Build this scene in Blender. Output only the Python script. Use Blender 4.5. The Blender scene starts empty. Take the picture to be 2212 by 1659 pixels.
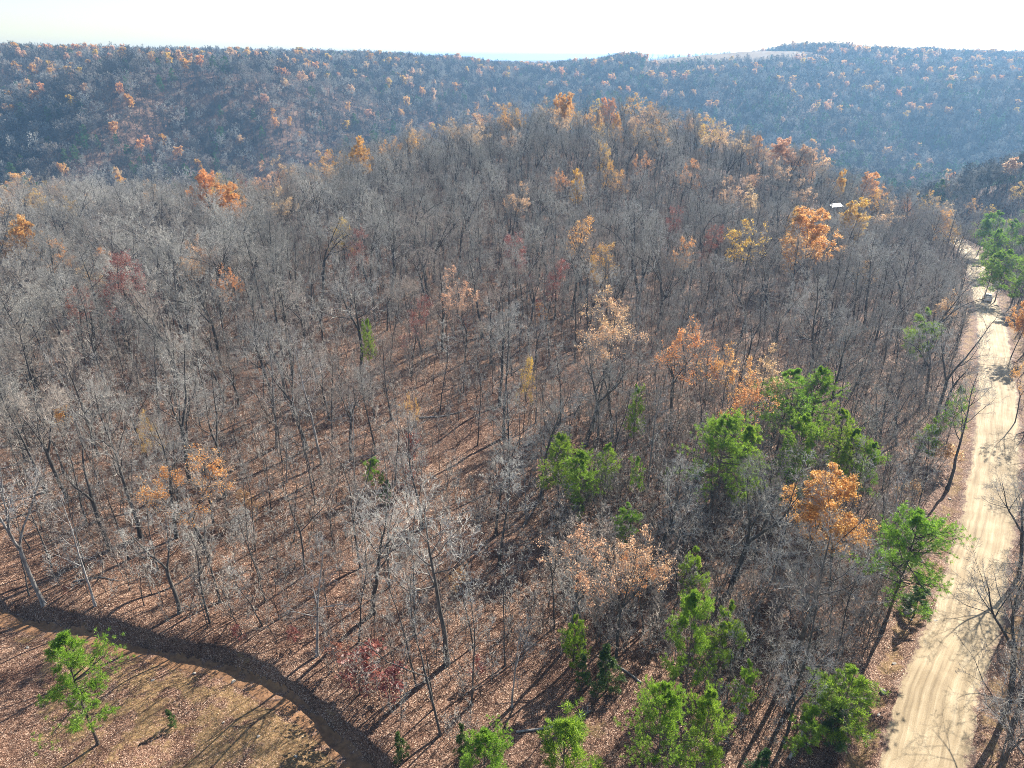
import bpy, math, random
import numpy as np
from mathutils import Vector

R_ = math.radians
rng = np.random.default_rng(7)
random.seed(7)
scn = bpy.context.scene
col = scn.collection

# ------------------------------------------------------------------ camera, sky, sun, exposure
CAM_H = 50.0
PITCH = R_(24.6)
FPX = 713.0                                     # focal length in pixels of a 1024 wide picture
cam_d = bpy.data.cameras.new('camera')
cam_d.sensor_width = 36.0
cam_d.lens = FPX / 1024 * 36.0
cam_d.clip_start = 0.5
cam_d.clip_end = 30000
cam = bpy.data.objects.new('camera', cam_d)
cam.location = (0, 0, CAM_H)
cam.rotation_euler = (math.pi / 2 - PITCH, 0, 0)
col.objects.link(cam)
scn.camera = cam

SUN_AZ, SUN_EL = R_(41), R_(33)                 # azimuth to the right of the view direction
world = bpy.data.worlds.new('World')
scn.world = world
world.use_nodes = True
wn = world.node_tree
wn.nodes.clear()
sky = wn.nodes.new('ShaderNodeTexSky')
sky.sky_type = 'NISHITA'
sky.sun_disc = False
sky.sun_elevation = SUN_EL
sky.sun_rotation = SUN_AZ
sky.altitude = 300
sky.air_density = 1.0
sky.dust_density = 0.9
sky.ozone_density = 1.0
bg = wn.nodes.new('ShaderNodeBackground')
bg.inputs['Strength'].default_value = 0.075
wo = wn.nodes.new('ShaderNodeOutputWorld')
wn.links.new(sky.outputs[0], bg.inputs[0])
wn.links.new(bg.outputs[0], wo.inputs[0])

sd = bpy.data.lights.new('sun', 'SUN')
sd.energy = 5.0
sd.angle = R_(0.5)
sd.color = (1.0, 0.94, 0.84)
so = bpy.data.objects.new('sun', sd)
S = Vector((math.sin(SUN_AZ) * math.cos(SUN_EL), math.cos(SUN_AZ) * math.cos(SUN_EL), math.sin(SUN_EL)))
so.rotation_euler = S.to_track_quat('Z', 'Y').to_euler()
so.location = (100, 100, 200)
col.objects.link(so)

scn.view_settings.view_transform = 'Standard'
scn.view_settings.look = 'None'
scn.view_settings.gamma = 1
scn.view_settings.use_curve_mapping = False
scn.view_settings.exposure = 1.42

scn.render.engine = 'CYCLES'
cy = scn.cycles
cy.max_bounces = 4
cy.diffuse_bounces = 2
cy.glossy_bounces = 1
cy.transmission_bounces = 3
cy.transparent_max_bounces = 4
cy.volume_bounces = 0
cy.caustics_reflective = False
cy.caustics_refractive = False
cy.use_denoising = True
cy.denoiser = 'OPENIMAGEDENOISE'
cy.denoising_input_passes = 'RGB_ALBEDO_NORMAL'
cy.denoising_prefilter = 'NONE'
cy.filter_width = 0.9
scn.render.use_persistent_data = False

# ------------------------------------------------------------------ pixels -> directions (numbers are read off a 2212 wide copy of the photo)
K = 1024 / 2212
CP, SP = math.cos(PITCH), math.sin(PITCH)

def ray(px, py):
    u = (px * K - 512) / FPX
    v = (py * K - 384) / FPX
    return np.array([u, CP - v * SP, -(SP + v * CP)])

def project(x, y, z):
    d = np.stack([x, y, z - CAM_H], -1)
    fwd = d[..., 1] * CP - d[..., 2] * SP
    up = d[..., 1] * SP + d[..., 2] * CP
    fwd_ = np.maximum(fwd, 1e-3)
    return (512 + FPX * d[..., 0] / fwd_) / K, (384 - FPX * up / fwd_) / K, fwd

def atz(px, py, h):                              # the point of that pixel h metres below the camera
    d = ray(px, py)
    return d * (h / -d[2]) + np.array([0, 0, CAM_H])

def aty(px, y, h):                               # column px near the horizon, y metres ahead, h below camera
    return np.array([(px * K - 512) / FPX / 1.09 * y, y, CAM_H - h])

# ------------------------------------------------------------------ terrain
ROAD_PX = [(1900, 1960, 48.6), (1960, 1780, 48.8), (1992, 1659, 49), (2036, 1472, 49), (2088, 1339, 49.3), (2117, 1206, 49.6), (2140, 1100, 50),
           (2150, 1000, 50), (2155, 900, 50.4), (2151, 800, 51.2), (2142, 700, 54.6), (2126, 640, 58.3),
           (2114, 600, 61), (2100, 560, 64), (2078, 530, 66.5), (2040, 505, 69)]
ROAD = np.array([atz(*p) for p in ROAD_PX])
TRACK_PX = [(-500, 1225), (-250, 1262), (-80, 1300), (0, 1330), (100, 1352), (250, 1392), (380, 1424), (480, 1446), (560, 1484), (640, 1530), (700, 1580),
            (760, 1640), (820, 1720), (880, 1850)]
TRACK = np.array([atz(px, py, 49.6) for px, py in TRACK_PX])

ctrl = []
def C(px, y, h): ctrl.append(aty(px, y, h))
for p in ROAD[::2]: ctrl.append(p)
for x, y, h in [(-40, 20, 50), (0, 10, 50), (40, 20, 49), (-55, 55, 50), (-20, 55, 49.5), (0, 60, 49), (25, 60, 49), (-60, 90, 50), (-25, 95, 47.5), (0, 100, 46.5),
                (20, 100, 47.5), (-100, 95, 51.5), (-110, 150, 54), (-60, 150, 48.5), (-20, 150, 45), (10, 150, 44.5), (40, 150, 47), (75, 60, 50), (110, 100, 50),
                (-150, 40, 53), (0, -60, 51), (-80, -60, 53), (80, -60, 50), (150, 20, 51), (-150, 200, 60), (130, 200, 60)]:
    ctrl.append(np.array([x, y, CAM_H - h]))
for px, y, h in [  # the knoll ahead: ground below its silhouette, then the drop behind it
        (-100, 250, 58), (200, 245, 54), (440, 215, 48), (770, 250, 42.5), (1000, 205, 42), (1230, 210, 41.5), (1500, 205, 47), (1750, 205, 52.5),
        (900, 275, 39), (1100, 300, 34.5), (1230, 310, 32), (1330, 318, 32), (1500, 300, 36.5), (1650, 280, 42), (1800, 262, 47), (1900, 250, 52), (2060, 255, 61),
        (0, 285, 57), (-300, 300, 70), (-300, 420, 105), (0, 340, 72), (440, 290, 66), (770, 340, 66), (1100, 400, 62), (1280, 420, 60), (1500, 400, 68), (1700, 370, 74), (1900, 340, 78),
        (2060, 330, 80), (2300, 330, 84), (2300, 410, 64), (2180, 400, 66), (2050, 420, 86), (2500, 300, 75),
        # valley
        (0, 470, 103), (300, 470, 106), (600, 500, 108), (900, 560, 110), (1150, 680, 110), (1400, 640, 112), (1700, 620, 114), (2000, 600, 114), (2300, 600, 110), (2300, 760, 112), (1900, 800, 114), (1500, 800, 112),
        # left hill: skyline, the break of its slope, its foot
        (-500, 620, 60), (-500, 800, 4), (-200, 800, 6), (0, 820, 11), (300, 880, 12), (600, 980, 14), (850, 1100, 13), (1000, 1250, 14),
        (-250, 660, 52), (0, 665, 55), (250, 690, 52), (500, 740, 52), (750, 830, 54), (950, 930, 58), (1080, 1020, 60),
        (0, 570, 98), (300, 590, 104), (550, 640, 106), (800, 710, 108), (1000, 800, 108),
        (0, 1100, 8), (400, 1250, 10), (800, 1500, 19), (-500, 1300, 5),
        # gap and right hill
        (1130, 1300, 26), (1180, 1600, 36), (1250, 1250, 24), (1300, 1060, 52), (1250, 880, 105), (1380, 1200, 16), (1400, 1190, 27), (1480, 1190, 26), (1600, 1190, 22), (1420, 1300, 7), (1700, 1190, 18), (1480, 1300, 2), (1600, 1380, -9), (1720, 1330, -8), (1830, 1330, -2),
        (2000, 1350, 2), (2212, 1420, 6), (2500, 1450, 8), (1480, 1030, 58), (1700, 1010, 60), (1900, 1000, 60), (2212, 990, 58), (2500, 980, 55), (1480, 900, 108), (1700, 880, 110), (1900, 880, 112), (2212, 860, 110), (2500, 860, 105),
        (1900, 1150, 30), (2212, 1180, 28), (1830, 1700, 14), (2212, 1800, 14), (1500, 1800, 14), (1180, 2300, 50),
        (1000, 3000, 40), (1180, 4300, 13), (700, 4300, 18), (1600, 4300, 20), (0, 3500, 25), (2212, 3500, 25), (0, 6500, 40), (1100, 7000, 60), (2212, 6500, 40)]:
    C(px, y, h)
ctrl += [np.array([x, y, z]) for x, y, z in [(-3000, -3000, 0), (3000, -3000, 0), (0, -2500, 0), (-600, -400, -10), (600, -400, -5), (700, 250, -20), (-700, 250, -40),
                                             (-9000, 0, 0), (9000, 0, 0), (-9000, 9000, 0), (9000, 9000, 0), (0, 10000, 0)]]
ctrl = np.array(ctrl)

def kern(d): return np.sqrt(d * d + 18.0 ** 2)
def pair(a, b): return np.sqrt(((a[:, None, :] - b[None, :, :]) ** 2).sum(-1))
_n = len(ctrl)
A = kern(pair(ctrl[:, :2], ctrl[:, :2])) - np.eye(_n) * 0.6
Wt = np.linalg.solve(A, ctrl[:, 2])

def base_z(x, y):
    out = np.empty(x.shape)
    q = np.stack([x.ravel(), y.ravel()], -1)
    o = out.ravel()
    for i in range(0, len(q), 40000):
        o[i:i + 40000] = kern(pair(q[i:i + 40000], ctrl[:, :2])) @ Wt
    return o.reshape(x.shape)

def waves(x, y, wl, seed, n=7):
    r = np.random.default_rng(seed)
    s = 0
    for k in range(n):
        a = r.uniform(0, 2 * math.pi); w = 2 * math.pi / (wl * r.uniform(0.6, 1.6))
        s = s + np.sin((x * math.cos(a) + y * math.sin(a)) * w + r.uniform(0, 6.28))
    return s / math.sqrt(n)

def smooth(a, b, t):
    t = np.clip((t - a) / (b - a), 0, 1)
    return t * t * (3 - 2 * t)

def densify(P, step):
    out = [P[0]]
    n = len(P)
    for i in range(n - 1):                                    # Catmull-Rom
        p0, p1, p2, p3 = P[max(i - 1, 0)], P[i], P[i + 1], P[min(i + 2, n - 1)]
        m = max(2, int(np.linalg.norm(p2 - p1) / step))
        for j in range(1, m + 1):
            t = j / m
            out.append(0.5 * (2 * p1 + (p2 - p0) * t + (2 * p0 - 5 * p1 + 4 * p2 - p3) * t * t + (3 * p1 - p0 - 3 * p2 + p3) * t ** 3))
    return np.array(out)
ROAD_C = densify(ROAD, 1.2)
TRACK_C = densify(TRACK, 1.2)

def near_line(x, y, L):
    """signed distance (left of travel +) and height of the nearest point of a polyline"""
    q = np.stack([x.ravel(), y.ravel()], -1)
    lo, hi = L[:, :2].min(0) - 45, L[:, :2].max(0) + 45
    D = np.full(len(q), 999.0); Z = np.zeros(len(q)); T = np.zeros(len(q))
    m = np.where(((q > lo) & (q < hi)).all(1))[0]
    for s in range(0, len(m), 20000):
        mm = m[s:s + 20000]; p = q[mm]
        a, b = L[:-1, :2], L[1:, :2]; ab = b - a
        t = np.clip(((p[:, None, :] - a[None]) * ab[None]).sum(-1) / (ab ** 2).sum(-1)[None], 0, 1)
        c = a[None] + ab[None] * t[..., None]
        d2 = ((p[:, None, :] - c) ** 2).sum(-1)
        k = d2.argmin(1); r = np.arange(len(mm))
        dv = p - c[r, k]; tv = ab[k]
        sgn = np.sign(tv[:, 0] * dv[:, 1] - tv[:, 1] * dv[:, 0])
        D[mm] = np.sqrt(d2[r, k]) * np.where(sgn == 0, 1, sgn)
        Z[mm] = L[k, 2] + (L[k + 1, 2] - L[k, 2]) * t[r, k]
        T[mm] = k + t[r, k]
    return D.reshape(x.shape), Z.reshape(x.shape), T.reshape(x.shape)

ROAD_HW = 2.75
def terrain(x, y, full=False):
    z = base_z(x, y)
    dist = np.hypot(x, y)
    far = smooth(420, 700, dist)
    z = z + waves(x, y, 14, 3) * 0.22 * (1 - far) + waves(x, y, 5, 4) * 0.07 * (1 - far) + waves(x, y, 45, 5) * 0.6 * smooth(60, 160, dist)
    spur = np.abs(np.sin((x * 0.92 + y * 0.18 + 40 * waves(x, y, 420, 12, 4)) / 95.0))
    z = z + far * (waves(x, y, 130, 8) * 3.5 + waves(x, y, 260, 9) * 4.0 + (spur - 0.6) * 22 * smooth(470, 620, dist)) * (1 - smooth(np.where(x > 100, 1000, 640), np.where(x > 100, 1230, 900), y) * 0.97)
    # a long spur coming down the left hill, steep on its near side
    ax, ay, bx_, by_ = -170.0, 900.0, -390.0, 575.0
    ux_, uy_ = (bx_ - ax), (by_ - ay); ul = math.hypot(ux_, uy_); ux_, uy_ = ux_ / ul, uy_ / ul
    tq = ((x - ax) * ux_ + (y - ay) * uy_) / ul
    pq = (x - ax) * (-uy_) + (y - ay) * ux_ + 16 * waves(x, y, 150, 81, 4)
    z = z + 24 * np.exp(-(pq / np.where(pq > 0, 42.0, 95.0)) ** 2) * smooth(-0.05, 0.35, tq) * (1 - smooth(0.85, 1.2, tq))
    # track cut below a bank
    td, tz, tt = near_line(x, y, TRACK_C)
    bank = smooth(0.6 + 0.12 * waves(x, y, 3, 22, 4), 1.75 + 0.28 * waves(x, y, 5, 21, 4), td)
    lift = bank * ((1.25 + 0.25 * waves(x, y, 11, 23, 4)) * np.exp(-np.maximum(td, 0) / 16.0)) + smooth(1.3, 4.0, -td) * 0.35 * np.exp(-np.maximum(-td, 0) / 10.0)
    near_t = (np.abs(td) < 40)
    z = np.where(near_t, z + lift - 0.25 * np.exp(-(td / 2.0) ** 2), z)
    # road bed and its ditches
    rd, rz, rt = near_line(x, y, ROAD_C)
    ad = np.abs(rd)
    edge = smooth(4.6, 11.0, ad)
    bed = rz - 0.22
    prof = bed + smooth(ROAD_HW - 0.4, ROAD_HW + 0.2, ad) * 0.17 - np.exp(-((ad - 4.3) / 0.8) ** 2) * 0.38
    bnoise = waves(x, y, 3.5, 31) * 0.09 * smooth(2.4, 3.4, ad)
    z = np.where(ad < 11.0, prof * (1 - edge) + z * edge + bnoise * (1 - edge), z)
    if full:
        return z, rd, rz, rt, td, tz, tt
    return z

def at(px, py, off=0.0, ymin=30, ymax=1600):
    """where the ray of that pixel meets the ground (raised by off)"""
    d = ray(px, py)
    d = d / d[1]
    ys = np.concatenate([np.arange(ymin, 420, 0.5), np.arange(420, ymax, 2.0)])
    zz = CAM_H + d[2] * ys
    tz = terrain(d[0] * ys, ys) + off
    hit = np.where(zz <= tz)[0]
    i = hit[0] if len(hit) else int(np.argmin(zz - tz))
    y = ys[i]; x = d[0] * y
    return np.array([x, y, float(terrain(np.array([x]), np.array([y]))[0])])

# ------------------------------------------------------------------ mesh helpers
def link(o, parent=None):
    col.objects.link(o)
    if parent is not None: o.parent = parent
    return o

def mk_mesh(name, V, F, mats, mat_idx=None, smooth_=False):
    """F: array (n,4) or (n,3), or a list of such arrays"""
    Fs = F if isinstance(F, list) else [F]
    Fs = [f for f in Fs if len(f)]
    me = bpy.data.meshes.new(name)
    V = np.asarray(V, dtype=np.float32)
    me.vertices.add(len(V)); me.vertices.foreach_set('co', V.ravel())
    loops = np.concatenate([f.ravel() for f in Fs]).astype(np.int32)
    tot = np.concatenate([np.full(len(f), f.shape[1]) for f in Fs]).astype(np.int32)
    start = np.concatenate([[0], np.cumsum(tot)[:-1]]).astype(np.int32)
    me.loops.add(len(loops)); me.loops.foreach_set('vertex_index', loops)
    me.polygons.add(len(tot)); me.polygons.foreach_set('loop_start', start)
    try: me.polygons.foreach_set('loop_total', tot)
    except Exception: pass
    for m in mats: me.materials.append(m)
    if mat_idx is not None: me.polygons.foreach_set('material_index', np.asarray(mat_idx, dtype=np.int32))
    me.polygons.foreach_set('use_smooth', np.full(len(tot), bool(smooth_)))
    me.update(calc_edges=True)
    return me

def nrm(v): return v / np.maximum(np.linalg.norm(v, axis=-1, keepdims=True), 1e-9)

def tubes(P, R, sides):
    """(k,n,3) centre lines and (k,n) radii -> verts, quads"""
    k, n = P.shape[:2]
    T = np.empty_like(P); T[:, 1:-1] = P[:, 2:] - P[:, :-2]; T[:, 0] = P[:, 1] - P[:, 0]; T[:, -1] = P[:, -1] - P[:, -2]
    T = nrm(T)
    ref = np.where(np.abs(T[:, :1, 2:3]) < 0.8, np.array([0, 0, 1.0]), np.array([1.0, 0, 0]))
    U = nrm(np.cross(T, np.broadcast_to(ref, T.shape))); W = np.cross(T, U)
    a = np.arange(sides) * 2 * math.pi / sides
    ring = P[:, :, None, :] + R[:, :, None, None] * (np.cos(a)[None, None, :, None] * U[:, :, None, :] + np.sin(a)[None, None, :, None] * W[:, :, None, :])
    V = ring.reshape(-1, 3)
    b = (np.arange(k)[:, None, None] * n + np.arange(n - 1)[None, :, None]) * sides
    j = np.arange(sides)[None, None, :]; j2 = (j + 1) % sides
    F = np.stack([b + j, b + j2, b + sides + j2, b + sides + j], -1).reshape(-1, 4)
    return V, F

def join(parts):
    Vs, Fs, off = [], [], 0
    for V, F in parts:
        Vs.append(V); Fs.append(F + off); off += len(V)
    return np.concatenate(Vs), np.concatenate(Fs)

def sprout(r, P, R, L, count, t0, t1, ang, lr, nseg, wander, trop, rr, rmin, taper=0.25, tl=0.5, lat=0.0):
    """children of all parent branches at once"""
    k, n = P.shape[:2]
    par = np.repeat(np.arange(k), count); j = np.tile(np.arange(count), k); m = len(par)
    t = t0 + (t1 - t0) * (j + r.random(m)) / count
    f = np.clip(t * (n - 1), 0, n - 1.001); i = f.astype(int); w = (f - i)[:, None]
    pos = P[par, i] * (1 - w) + P[par, i + 1] * w
    d = nrm(P[par, i + 1] - P[par, i])
    rad = R[par, i] * (1 - w[:, 0]) + R[par, i + 1] * w[:, 0]
    ref = np.where(np.abs(d[:, 2:3]) < 0.9, np.array([0, 0, 1.0]), np.array([1.0, 0, 0]))
    U = nrm(np.cross(d, ref)); W = np.cross(d, U)
    az = j * 2.399 + r.uniform(0, 6.28, k)[par] + r.normal(0, 0.5, m)
    a = np.radians(r.uniform(ang[0], ang[1], m))
    cd = d * np.cos(a)[:, None] + (U * np.cos(az)[:, None] + W * np.sin(az)[:, None]) * np.sin(a)[:, None]
    ln = L[par] * lr * (1 - tl * (t - t0) / max(t1 - t0, 1e-6)) * r.uniform(0.65, 1.25, m)
    r0 = np.maximum(rad * rr, rmin)
    PP = np.empty((m, nseg + 1, 3)); PP[:, 0] = pos
    for s in range(nseg):
        cd = nrm(cd + r.normal(0, wander, (m, 3)) + np.array([0, 0, trop]))
        PP[:, s + 1] = PP[:, s] + cd * (ln / nseg)[:, None]
    RR = r0[:, None] * (1 - (1 - taper) * np.linspace(0, 1, nseg + 1)[None])
    RR = np.maximum(RR, rmin * 0.5)
    return PP, RR, ln

def trunk_line(r, H, r0, nseg, wander, lean=0.0, tip=0.15):
    d = nrm(np.array([r.normal(0, 0.05) + lean, r.normal(0, 0.05), 1.0]))
    P = np.zeros((1, nseg + 1, 3)); P[0, 0] = (0, 0, -0.5)
    for s in range(nseg):
        d = nrm(d + np.append(r.normal(0, wander, 2), 0.06))
        P[0, s + 1] = P[0, s] + d * ((H + 0.5) / nseg)
    t = np.linspace(0, 1, nseg + 1)
    R = r0 * (1 - (1 - tip) * t ** 0.9) * (1 + 0.55 * np.exp(-t * 22))
    return P, R[None]

def grow(seed, H=16.0, r0=0.17, forks=0, limbs=12, br=7, tw=6, tl=5, crown0=0.36, spread=0.34, twig_r=0.0113, lod=False, ang=(35, 68), stout=0.55):
    """a leafless hardwood: returns trunk geometry, crown geometry and twig lines for leaves"""
    r = np.random.default_rng(seed)
    tr, cr = [], []
    leaders = []
    if forks:
        P, R = trunk_line(r, H * crown0 * 1.15, r0, 7, 0.05, tip=0.8)
        tr.append(tubes(P, R, 7))
        PL, RL, LL = sprout(r, P, R, np.array([H * 0.62]), forks, 0.9, 1.0, (14, 34), 1.0, 9, 0.09, 0.05, 0.74, 0.03, taper=0.12, tl=0.1)
        leaders.append((PL, RL, LL, 0.12))
        tr.append(tubes(PL, RL, 6))
    else:
        P, R = trunk_line(r, H * 0.93, r0, 14, 0.055)
        tr.append(tubes(P, R, 7))
        leaders.append((P, R, np.array([H]), crown0))
    for PL, RL, LL, t0 in leaders:
        nl = max(4, limbs // len(LL))
        P1, R1, L1 = sprout(r, PL, RL, np.full(len(LL), H), nl, t0, 0.97, ang, spread, 7, 0.13, 0.09, stout, 0.02, taper=0.2, tl=0.55)
        tr.append(tubes(P1, R1, 5 if not lod else 4))
        P2, R2, L2 = sprout(r, P1, R1, L1, br, 0.22, 1.0, (28, 62), 0.52, 4, 0.16, 0.05, 0.55, 0.013, taper=0.3)
        cr.append(tubes(P2, R2, 4 if not lod else 3))
        P3, R3, L3 = sprout(r, P2, R2, L2, tw, 0.2, 1.0, (25, 60), 0.55, 3 if not lod else 2, 0.2, 0.05, 0.6, twig_r, taper=0.45)
        cr.append(tubes(P3, R3, 3))
        if tl:
            P4, R4, L4 = sprout(r, P3, R3, L3, tl, 0.2, 1.0, (25, 58), 0.62, 2, 0.2, 0.05, 0.7, twig_r * 0.8, taper=0.5)
            cr.append(tubes(P4, R4, 3))
            last = P4
        else:
            last = P3
    return join(tr), join(cr), last

def leaf_quads(r, C_, N_, size):
    """small bent-free leaf faces at centres C_"""
    n = len(C_)
    a = nrm(r.normal(0, 1, (n, 3))); b = nrm(np.cross(a, r.normal(0, 1, (n, 3))))
    s = size * r.uniform(0.6, 1.3, n)[:, None]
    V = np.stack([C_ - a * s, C_ + b * s * 0.62, C_ + a * s, C_ - b * s * 0.62], 1).reshape(-1, 3)
    F = np.arange(4 * n).reshape(-1, 4)
    return V, F

def leaves_on(seed, last, per, keep, size, clump=1.6):
    r = np.random.default_rng(seed + 500)
    k, n = last.shape[:2]
    c = last.reshape(k, -1, 3)
    q = last[:, -1]
    w = waves(q[:, 0] + 0.7 * q[:, 2], q[:, 1] - 0.6 * q[:, 2], clump * 2.2, seed, 6)
    sel = np.where(r.random(k) < np.clip(keep + 0.42 * w * (1 - abs(2 * keep - 1)) , 0, 1))[0]
    t = r.uniform(0.25, 1.05, (len(sel), per))
    a, b = last[sel, 0], last[sel, -1]
    pts = a[:, None] + (b - a)[:, None] * t[..., None] + r.normal(0, 0.07 + 0.8 * size, (len(sel), per, 3))
    return leaf_quads(r, pts.reshape(-1, 3), None, size)

def needles(r, C_, D_, per, length, width, fan):
    """tufts of needles: thin blades fanned about D_"""
    n = len(C_)
    d = np.repeat(D_, per, 0); c = np.repeat(C_, per, 0)
    d = nrm(d + r.normal(0, fan, d.shape) + np.array([0, 0, 0.12]))
    ln = (length * r.uniform(0.7, 1.2, len(d)))[:, None]
    s = nrm(np.cross(d, r.normal(0, 1, d.shape))) * width
    c = c + r.normal(0, 0.05, c.shape)
    V = np.stack([c, c + d * ln * 0.5 + s, c + d * ln, c + d * ln * 0.5 - s], 1).reshape(-1, 3)
    F = np.arange(len(d) * 4).reshape(-1, 4)
    return V, F

def pine(seed, H=14.0, r0=0.15, crown0=0.38, width=2.7, dens=1.0, per=24, shape='pine', ndl=0.30, nw=0.016):
    r = np.random.default_rng(seed)
    P, R = trunk_line(r, H * 0.99, r0, 14, 0.02, tip=0.12)
    tr = [tubes(P, R, 7)]
    nb = int((H * (1 - crown0)) / 0.5 * 4.0 * dens)
    t = np.sort(crown0 + (1 - crown0) * r.random(nb) ** 0.95 * 0.985)
    f = np.clip(t * 14, 0, 13.99); i = f.astype(int); w = (f - i)[:, None]
    pos = P[0, i] * (1 - w) + P[0, i + 1] * w
    s = (t - crown0) / (1 - crown0)
    if shape == 'pine':
        prof = np.clip(np.sin(np.pi * np.clip(0.28 + 0.72 * s, 0, 1)) ** 0.8, 0.12, 1)
    else:
        prof = np.clip(1.05 - s, 0.1, 1) ** 0.8
    lobe = 1 + 0.35 * np.sin(t * 31 + 1) 
    az = r.uniform(0, 6.28, nb)
    ln = width * prof * r.uniform(0.55, 1.15, nb) * (1 + 0.28 * np.sin(2 * az + 9 * s + seed)) * lobe ** 0.5
    up = (0.05 + 0.75 * s + r.normal(0, 0.15, nb)) if shape == 'pine' else (0.35 + 0.5 * s)
    cd = nrm(np.stack([np.cos(az), np.sin(az), up], -1))
    PP = np.empty((nb, 5, 3)); PP[:, 0] = pos
    for q in range(4):
        cd = nrm(cd + r.normal(0, 0.12, (nb, 3)) + np.array([0, 0, 0.06]))
        PP[:, q + 1] = PP[:, q] + cd * (ln / 4)[:, None]
    RB = np.maximum(0.012 + 0.012 * ln, 0.012)[:, None] * np.linspace(1, 0.35, 5)[None]
    br = [tubes(PP, RB, 4)]
    cnt = 9
    P2, R2, L2 = sprout(r, PP, RB, ln, cnt, 0.42, 1.0, (25, 62), 0.36, 2, 0.15, 0.08, 0.6, 0.008, tl=0.4)
    br.append(tubes(P2, R2, 3))
    tips = np.concatenate([P2[:, -1], P2[:, 1], PP[:, -1]]); dirs = nrm(np.concatenate([P2[:, -1] - P2[:, 0], P2[:, 1] - P2[:, 0], PP[:, -1] - PP[:, -2]]))
    keep = r.random(len(tips)) < 0.94
    V, F = needles(r, tips[keep], dirs[keep], per, ndl, nw, 0.7)
    return join(tr), join(br), (V, F)

# ------------------------------------------------------------------ materials
def mat(name):
    m = bpy.data.materials.new(name); m.use_nodes = True
    nt = m.node_tree; nt.nodes.clear()
    out = nt.nodes.new('ShaderNodeOutputMaterial')
    return m, nt, out

class N:
    def __init__(s, nt): s.nt = nt
    def __call__(s, typ, **kw):
        n = s.nt.nodes.new(typ)
        for k, v in kw.items():
            if k == 'inp':
                for a, b in v.items():
                    if hasattr(b, 'bl_idname') or isinstance(b, bpy.types.NodeSocket): s.nt.links.new(b, n.inputs[a])
                    else: n.inputs[a].default_value = b
            else: setattr(n, k, v)
        return n

def ramp(n, fac, stops, interp='LINEAR'):
    r = n('ShaderNodeValToRGB', inp={0: fac})
    cr = r.color_ramp; cr.interpolation = interp
    while len(cr.elements) < len(stops): cr.elements.new(0.5)
    for e, (p, c) in zip(cr.elements, stops):
        e.position = p; e.color = (*c, 1)
    return r.outputs[0]

def mixc(n, fac, a, b, mode='MIX'):
    m = n('ShaderNodeMix', data_type='RGBA', blend_type=mode)
    for s, v in ((0, fac), (6, a), (7, b)):
        if isinstance(v, bpy.types.NodeSocket): n.nt.links.new(v, m.inputs[s])
        else: m.inputs[s].default_value = v if not isinstance(v, tuple) else (*v, 1)
    return m.outputs[2]

def math_(n, op, a, b=0.0, clamp=False):
    m = n('ShaderNodeMath', operation=op, use_clamp=clamp)
    for i, v in enumerate((a, b)):
        if isinstance(v, bpy.types.NodeSocket): n.nt.links.new(v, m.inputs[i])
        else: m.inputs[i].default_value = v
    return m.outputs[0]

def bark_mat(name, dark, light, scale=6.0):
    m, nt, out = mat(name); n = N(nt)
    tc = n('ShaderNodeTexCoord'); oi = n('ShaderNodeObjectInfo')
    mp = n('ShaderNodeMapping', inp={0: tc.outputs['Object'], 3: (1, 1, 0.25)})
    nz = n('ShaderNodeTexNoise', inp={'Vector': mp.outputs[0], 'Scale': scale, 'Detail': 3.0})
    c = ramp(n, nz.outputs[0], [(0.32, dark), (0.68, light)])
    v = n('ShaderNodeHueSaturation', inp={'Value': math_(n, 'MULTIPLY_ADD', oi.outputs['Random'], 0.6), 'Color': c})
    v.inputs['Value'].links[0].from_node.inputs[2].default_value = 0.7
    bp = n('ShaderNodeBump', inp={'Height': nz.outputs[0], 'Strength': 0.5, 'Distance': 0.03})
    b = n('ShaderNodeBsdfPrincipled', inp={'Base Color': v.outputs[0], 'Roughness': 0.85, 'Normal': bp.outputs[0]})
    nt.links.new(b.outputs[0], out.inputs[0])
    return m

def twig_mat(name, c1, c2, rough=0.75):
    m, nt, out = mat(name); n = N(nt)
    oi = n('ShaderNodeObjectInfo')
    c = ramp(n, oi.outputs['Random'], [(0.0, c1), (1.0, c2)])
    b = n('ShaderNodeBsdfPrincipled', inp={'Base Color': c, 'Roughness': rough, 'Specular IOR Level': 0.2})
    nt.links.new(b.outputs[0], out.inputs[0])
    return m

def leaf_mat(name, stops, transl=0.5, rough=0.45, obj_var=0.03):
    m, nt, out = mat(name); n = N(nt)
    g = n('ShaderNodeNewGeometry'); oi = n('ShaderNodeObjectInfo')
    c = ramp(n, g.outputs['Random Per Island'], stops)
    h = n('ShaderNodeHueSaturation', inp={'Color': c})
    nt.links.new(math_(n, 'ADD', math_(n, 'MULTIPLY', oi.outputs['Random'], obj_var), 0.5 - obj_var / 2), h.inputs['Hue'])
    d = n('ShaderNodeBsdfPrincipled', inp={'Base Color': h.outputs[0], 'Roughness': rough})
    t = n('ShaderNodeBsdfTranslucent', inp={'Color': h.outputs[0]})
    mx = n('ShaderNodeMixShader', inp={0: transl, 1: d.outputs[0], 2: t.outputs[0]})
    nt.links.new(mx.outputs[0], out.inputs[0])
    return m

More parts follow.
